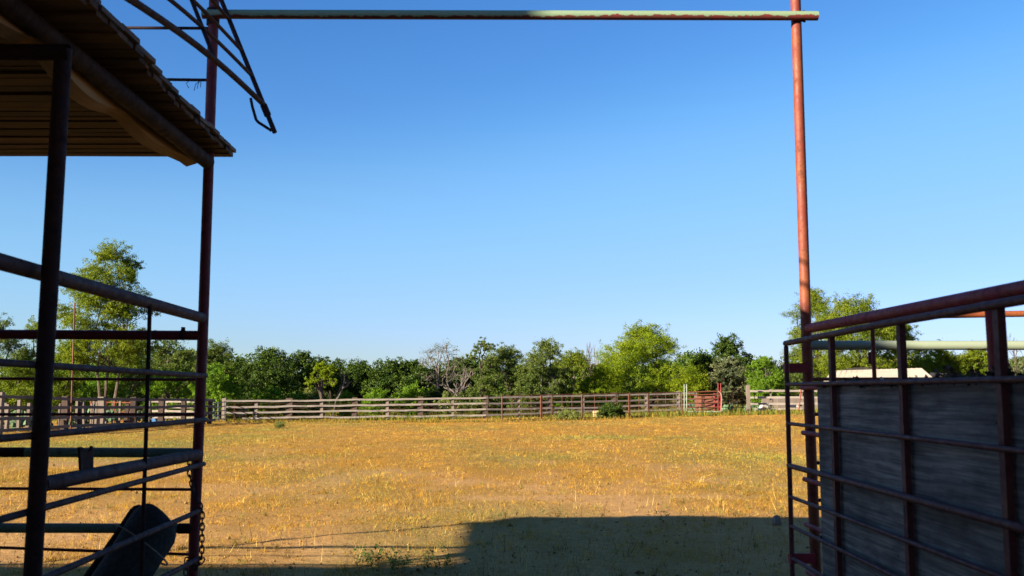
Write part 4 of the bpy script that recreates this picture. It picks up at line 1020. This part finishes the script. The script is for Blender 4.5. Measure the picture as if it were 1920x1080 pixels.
T("bright low bush under the tall mesquite", 190, 61, 700, 120, 'bright', nleaf=9000, nclump=26, trunk_h=.08, low=.08, sd=19, name='bush', cat='bush', **mes)
T("low green bush left of the shed post at the left edge", 30, 58, 680, 140, 'mesquite', nleaf=12000, nclump=28, trunk_h=.08, low=.08, sd=20, name='bush', cat='bush', **mes)
T("light green bush behind the left fence by the blue tub", 320, 60, 694, 110, 'bright', nleaf=9000, nclump=26, trunk_h=.08, low=.05, sd=21, name='bush', cat='bush', **mes)
# dark oaks in the middle
oak = dict(lsize=.19, asp=.6, bark='bark_dark', low=.10)
for i, (px, Y, tp, w_, lb) in enumerate([
    (452, 86, 676, 100, "dark oak with its top dipping low, first one right of the yellow green bush"),
    (504, 76, 657, 150, "broad dark green oak, largest of the dark crowns left of the bare limbed tree"),
    (572, 80, 660, 110, "dark oak with a lighter green top, directly left of the bare limbed tree"),
    (622, 84, 676, 110, "dark oak directly behind the small bare limbed tree"),
    (676, 80, 682, 110, "dark oak right of the small bare limbed tree, lower than its neighbours"),
    (735, 78, 680, 120, "dark oak midway between the bare limbed tree and the half dead tree"),
    (800, 73, 688, 120, "dark shrubby oak below the half dead tree"),
    (770, 88, 676, 90, "dark oak with a bushy top left of the half dead tree"),
    (863, 80, 676, 100, "dark oak between the half dead tree and the slender open tree")]):
    T(lb, px, Y, tp, w_, 'oak', nleaf=15000, nclump=30, lobe=.15, sd=30+i, name='oak_tree', **oak)
T("small crooked tree with bare limbs and a tuft of yellow green leaves", 605, 60, 684, 80, 'mesq_big', nleaf=2600, nclump=10, lobe=.15, trunk_h=.36, low=.55, stems=1, bark='bark', sd=50, name='mesquite_tree', twig=3, tr=.13, shape=([0, .5, 1], [1.0, .8, .5]), **mes)
dead_tree("bare dead limbs beside the small crooked tree, reaching right", 622, 60.3, 690, 70, 5, base_r=.07, depth=4, lean=.8)
T("large half dead tree with forked bare grey branches above the dark oaks", 832, 72, 641, 124, 'grey', nleaf=520, nclump=34, lobe=.13, trunk_h=.34, low=.42, stems=2, bark='bark_pale', sd=59, twig=5, name='dead_tree', tr=.20, lsize=.16, asp=.4)
dead_tree("thin grey dead tree left of the large half dead one", 797, 74, 655, 80, 12, base_r=.10, depth=6, bark='bark')
dead_tree("fallen looking grey dead branches low beside the slender open tree", 868, 66, 690, 90, 21, base_r=.11, depth=5, spread=.8)
# middle trees
T("slender open tree with sparse foliage standing above its neighbours", 906, 70, 637, 74, 'olive', nleaf=3600, nclump=22, lobe=.13, trunk_h=.40, low=.45, sd=51, bark='bark_dark', twig=1, **mes)
T("bushy green tree right of the slender open tree", 950, 72, 650, 120, 'olive', nleaf=16000, nclump=38, lobe=.14, low=.06, sd=52, twig=1, **mes)
T("mesquite with a white forked trunk and twiggy grey top", 1024, 68, 639, 116, 'olive', nleaf=12000, nclump=38, lobe=.14, trunk_h=.24, low=.26, stems=2, bark='bark_pale', sd=53, twig=3, name='mesquite_tree', tr=.15, **mes)
T("low olive tree between the white forked trunk and the big bright mesquite", 1078, 74, 662, 120, 'mesquite', nleaf=15000, nclump=36, lobe=.14, low=.10, sd=54, twig=1, **mes)
T("low green growth behind the slender open tree", 900, 64, 700, 90, 'olive', nleaf=7000, nclump=24, trunk_h=.08, low=.06, sd=55, name='bush', cat='bush', **mes)
T("low grey green bush under the white forked trunk", 985, 63, 705, 90, 'olive', nleaf=7000, nclump=24, trunk_h=.08, low=.06, sd=56, name='bush', cat='bush', **mes)
dead_tree("short bare grey snag left of the big bright mesquite", 1108, 73, 640, 36, 33, base_r=.12, depth=4)
T("big bright yellow green mesquite with a wide crown, tallest of the far middle", 1206, 75, 612, 262, 'mesq_big', nleaf=50000, nclump=90, lobe=.092, trunk_h=.16, low=.06, stems=2, bark='bark_dark', sd=57, name='mesquite_tree', tr=.2, shape=([0, .15, .4, .6, .8, 1], [.92, 1.0, .95, .75, .52, .22]), **mes)
T("low yellow green bush at the left foot of the big bright mesquite", 1118, 70, 690, 80, 'mesq_big', nleaf=9000, nclump=26, trunk_h=.06, low=.05, sd=58, name='bush', cat='bush', **mes)
# right of the chute
T("dark rounded oak right of the big bright mesquite", 1368, 82, 633, 130, 'oak', nleaf=17000, nclump=34, lobe=.14, sd=60, name='oak_tree', **oak)
T("dull grey green tree in front of the dark rounded oak", 1368, 74, 676, 110, 'grey', nleaf=11000, nclump=30, lobe=.14, sd=61, low=.14, lsize=.17, asp=.5, bark='bark', twig=1)
T("dark low oak squeezed between the big bright mesquite and the grey green tree", 1318, 80, 666, 80, 'oak', nleaf=9000, nclump=24, sd=62, name='oak_tree', **oak)
T("bright green bush behind the right plank fence", 1432, 70, 668, 90, 'bright', nleaf=12000, nclump=28, trunk_h=.08, low=.06, sd=63, name='bush', cat='bush', **mes)
dead_tree("tangle of bare grey branches behind the right plank fence", 1470, 71, 676, 90, 44, base_r=.10, depth=6, spread=.8, bark='bark_pale')
T("tall leafy tree directly behind the right gateway post", 1527, 88, 544, 136, 'mesquite', nleaf=34000, nclump=52, lobe=.14, trunk_h=.2, low=.14, sd=64, bark='bark', **mes)
T("tall tree with a leaning pale trunk behind the beige roofed shed", 1622, 84, 560, 200, 'mesquite', nleaf=36000, nclump=60, lobe=.13, trunk_h=.3, low=.22, lean=-1.0, sd=65, bark='bark', lsize=.25, asp=.28, droop=.3)
T("lower green tree right of the leaning pale trunk", 1690, 88, 605, 110, 'mesquite', nleaf=14000, nclump=34, sd=66, lsize=.25, asp=.28, droop=.3, bark='bark')
T("olive tree right of the beige roofed shed, under the green rail", 1762, 90, 652, 120, 'mesquite', nleaf=11000, nclump=28, sd=67, low=.1, lsize=.24, asp=.4)
T("olive tree left of the dark red wall post in the right pens", 1830, 88, 650, 110, 'mesquite', nleaf=11000, nclump=28, sd=68, low=.1, lsize=.24, asp=.4)
T("dull sparse tree at the right edge", 1915, 86, 672, 100, 'grey', nleaf=6000, nclump=26, sd=69, low=.15, twig=2, lsize=.2, asp=.4)
dead_tree("bare twiggy tree standing above the others at the right edge", 1905, 84, 612, 90, 52, base_r=.14, depth=6, bark='bark')
T("low bush behind the right plank fence by the gate hinge", 1500, 84, 690, 90, 'olive', nleaf=8000, nclump=24, trunk_h=.08, low=.06, sd=70, name='bush', cat='bush', **mes)
# bushes along the far fence
for i, (px, Y, tp, w_, lf_, lb) in enumerate([
    (480, 62, 739, 60, 'bright', "light green bush behind the far left end of the long plank fence"),
    (512, 66, 730, 70, 'bright', "rounded light green bush below the broad dark oak"),
    (560, 64, 738, 60, 'bright', "pale green bush just left of the small crooked tree"),
    (592, 67, 731, 70, 'sage', "soft sage green bush behind the small crooked tree"),
    (648, 65, 737, 60, 'bright', "light green bush just right of the small crooked tree"),
    (712, 64, 731, 78, 'bright', "wide light green bush behind the middle of the long plank fence"),
    (775, 64, 725, 80, 'bright', "bright bush below the half dead tree"),
    (840, 64, 738, 70, 'sage', "dull low bush right of the half dead tree"),
    (930, 66, 728, 70, 'bright', "light green bush behind the left end of the corral panels"),
    (1062, 69, 728, 60, 'bright', "light green bush right of the white forked trunk"),
    (445, 60, 748, 50, 'mesquite', "low bush at the post where the corner gate hangs")]):
    T(lb, px, Y, tp, w_, lf_, nleaf=5200, nclump=18, trunk_h=.08, low=.06, lobe=.17, sd=80+i, name='bush', cat='bush', lsize=.17, asp=.32, droop=.1)
T("dark green shrub growing through the corral panels", 1150, 56.6, 759, 60, 'oak', nleaf=5000, nclump=18, trunk_h=.1, low=.05, lobe=.17, sd=95, name='bush', cat='bush', lsize=.10, asp=.5)
T("dull sage shrub at the foot of the second corral panel", 1065, 54.8, 768, 64, 'sage', nleaf=3600, nclump=16, trunk_h=.1, low=.05, lobe=.17, sd=96, name='bush', cat='bush', lsize=.09, asp=.35)
T("small sage shrub in front of the yellow hay bale", 1122, 55.6, 772, 26, 'sage', nleaf=1500, nclump=10, trunk_h=.1, low=.05, lobe=.2, sd=97, name='bush', cat='bush', lsize=.08, asp=.35)
T("brown tipped weed clump standing alone in the paddock before the long fence", 528, 45, 792, 34, 'sage', nleaf=1300, nclump=12, trunk_h=.1, low=.03, lobe=.18, sd=98, name='weed_clump', cat='weed', lsize=.08, asp=.2)

# ---------------------------------------------------------------- prickly pears
def pear(label, px, Y, top, wpx, sd, npads=26):
    rr = random.Random(sd); X = (px-960)/1867*Y; z0 = g(X, Y); H = at(px, top, Y).z-z0; W = wpx/1867*Y; b = MB()
    for i in range(npads):
        r = rr.uniform(.11, .19); c = Vector((X+rr.uniform(-.5, .5)*W, Y+rr.uniform(-.4, .4), z0+rr.uniform(.06, 1)*(H-r)))
        m_ = Matrix.Rotation(rr.uniform(0, 3.1), 3, 'Z') @ Matrix.Rotation(rr.uniform(-.6, .6), 3, 'X'); vs = []; fs = []
        for a in range(5):
            ph = math.pi*a/4
            for k in range(8):
                t = 2*math.pi*k/8; vs.append(c+m_ @ Vector((r*.85*math.sin(ph)*math.cos(t), .03*math.sin(ph)*math.sin(t), r*math.cos(ph))))
        for a in range(4):
            for k in range(8): fs.append((a*8+k, (a+1)*8+k, (a+1)*8+(k+1) % 8, a*8+(k+1) % 8))
        b.add(vs, fs)
    return tag(b.build("prickly_pear", M['cactus']), label, "cactus")
for i, (px, Y, tp, w_, lb) in enumerate([
    (18, 41.5, 764, 46, "blue green prickly pear behind the left fence by its nearest pale post"), (45, 43, 766, 40, "prickly pear just left of the dark shed post"),
    (90, 44, 764, 40, "prickly pear just right of the dark shed post"), (146, 46.5, 764, 40, "prickly pear right of the rusty pole"), (170, 47, 766, 30, "prickly pear left of the broad pale post"),
    (212, 49, 764, 34, "prickly pear behind the orange pipe panel"), (268, 51, 766, 36, "prickly pear left of the blue tub"), (412, 58, 763, 36, "prickly pear showing through the corner gate"), (450, 59.5, 761, 34, "prickly pear behind the first bay of the long plank fence")]):
    pear(lb, px, Y, tp, w_, 200+i)
for i, (px, Y, tp, w_, lb) in enumerate([(1372, 64.5, 756, 44, "prickly pear behind the wire gate"), (1416, 66, 757, 36, "prickly pear by the white sack"), (1310, 66, 752, 40, "prickly pear behind the cattle chute")]): pear(lb, px, Y, tp, w_, 230+i, 22)

# ---------------------------------------------------------------- weeds along the shadow edge
def weed_mesh(sd, h):
    b = []; r0 = np.random.default_rng(sd); st = []
    for s_i in range(r0.integers(2, 5)):
        a = r0.uniform(0, 6.28); ln = r0.uniform(.1, .5); tip = np.array([math.cos(a)*ln*h, math.sin(a)*ln*h, h*r0.uniform(.6, 1)])
        side = np.array([-math.sin(a), math.cos(a), 0])*.003
        st.append([-side, side, tip+side*.4, tip-side*.4])
        for k in range(r0.integers(6, 12)):
            t = r0.uniform(.25, 1); c = tip*t; ang = r0.uniform(0, 6.28); L = h*r0.uniform(.12, .26); d = np.array([math.cos(ang), math.sin(ang), r0.uniform(.0, .7)])*L; s = np.array([-math.sin(ang), math.cos(ang), 0])*L*.2
            st.append([c, c+d*.5+s, c+d, c+d*.5-s])
    return np.array(st).reshape(-1, 3)
protos = []
for i in range(5):
    v_ = weed_mesh(300+i, 1.0); o = np_mesh("weed", v_, 4, LM['weed']); o.data.name = "weed"; protos.append(o); col.objects.unlink(o)
for i in range(118):
    if i < 50: px, Yy, hh = rng.uniform(670, 850), rng.uniform(9.0, 9.7), rng.uniform(.09, .22)
    elif i < 84: px, Yy, hh = rng.uniform(870, 1475), rng.normal(12.95, .22), rng.uniform(.07, .2)
    else: px, Yy, hh = rng.uniform(450, 1200), rng.uniform(9.6, 17), rng.uniform(.04, .13)
    X = (px-960)/1867*Yy
    o = protos[i % 5].copy(); col.objects.link(o); o.location = (X, Yy, g(X, Yy)-.005); o.scale = (hh, hh, hh); o.rotation_euler = (0, 0, rng.uniform(0, 6.28))
    if i < 50: tag(o, "dark green weed sprouting at the low left edge of the shadow", "weed", "weeds at the left edge of the shadow")
    elif i < 84: tag(o, "green weed sprig standing along the far edge of the big shadow", "weed", "weeds along the far edge of the shadow")
    else: tag(o, "small green weed in the sunlit dirt before the shadow", "weed", "weeds in the sunlit dirt")
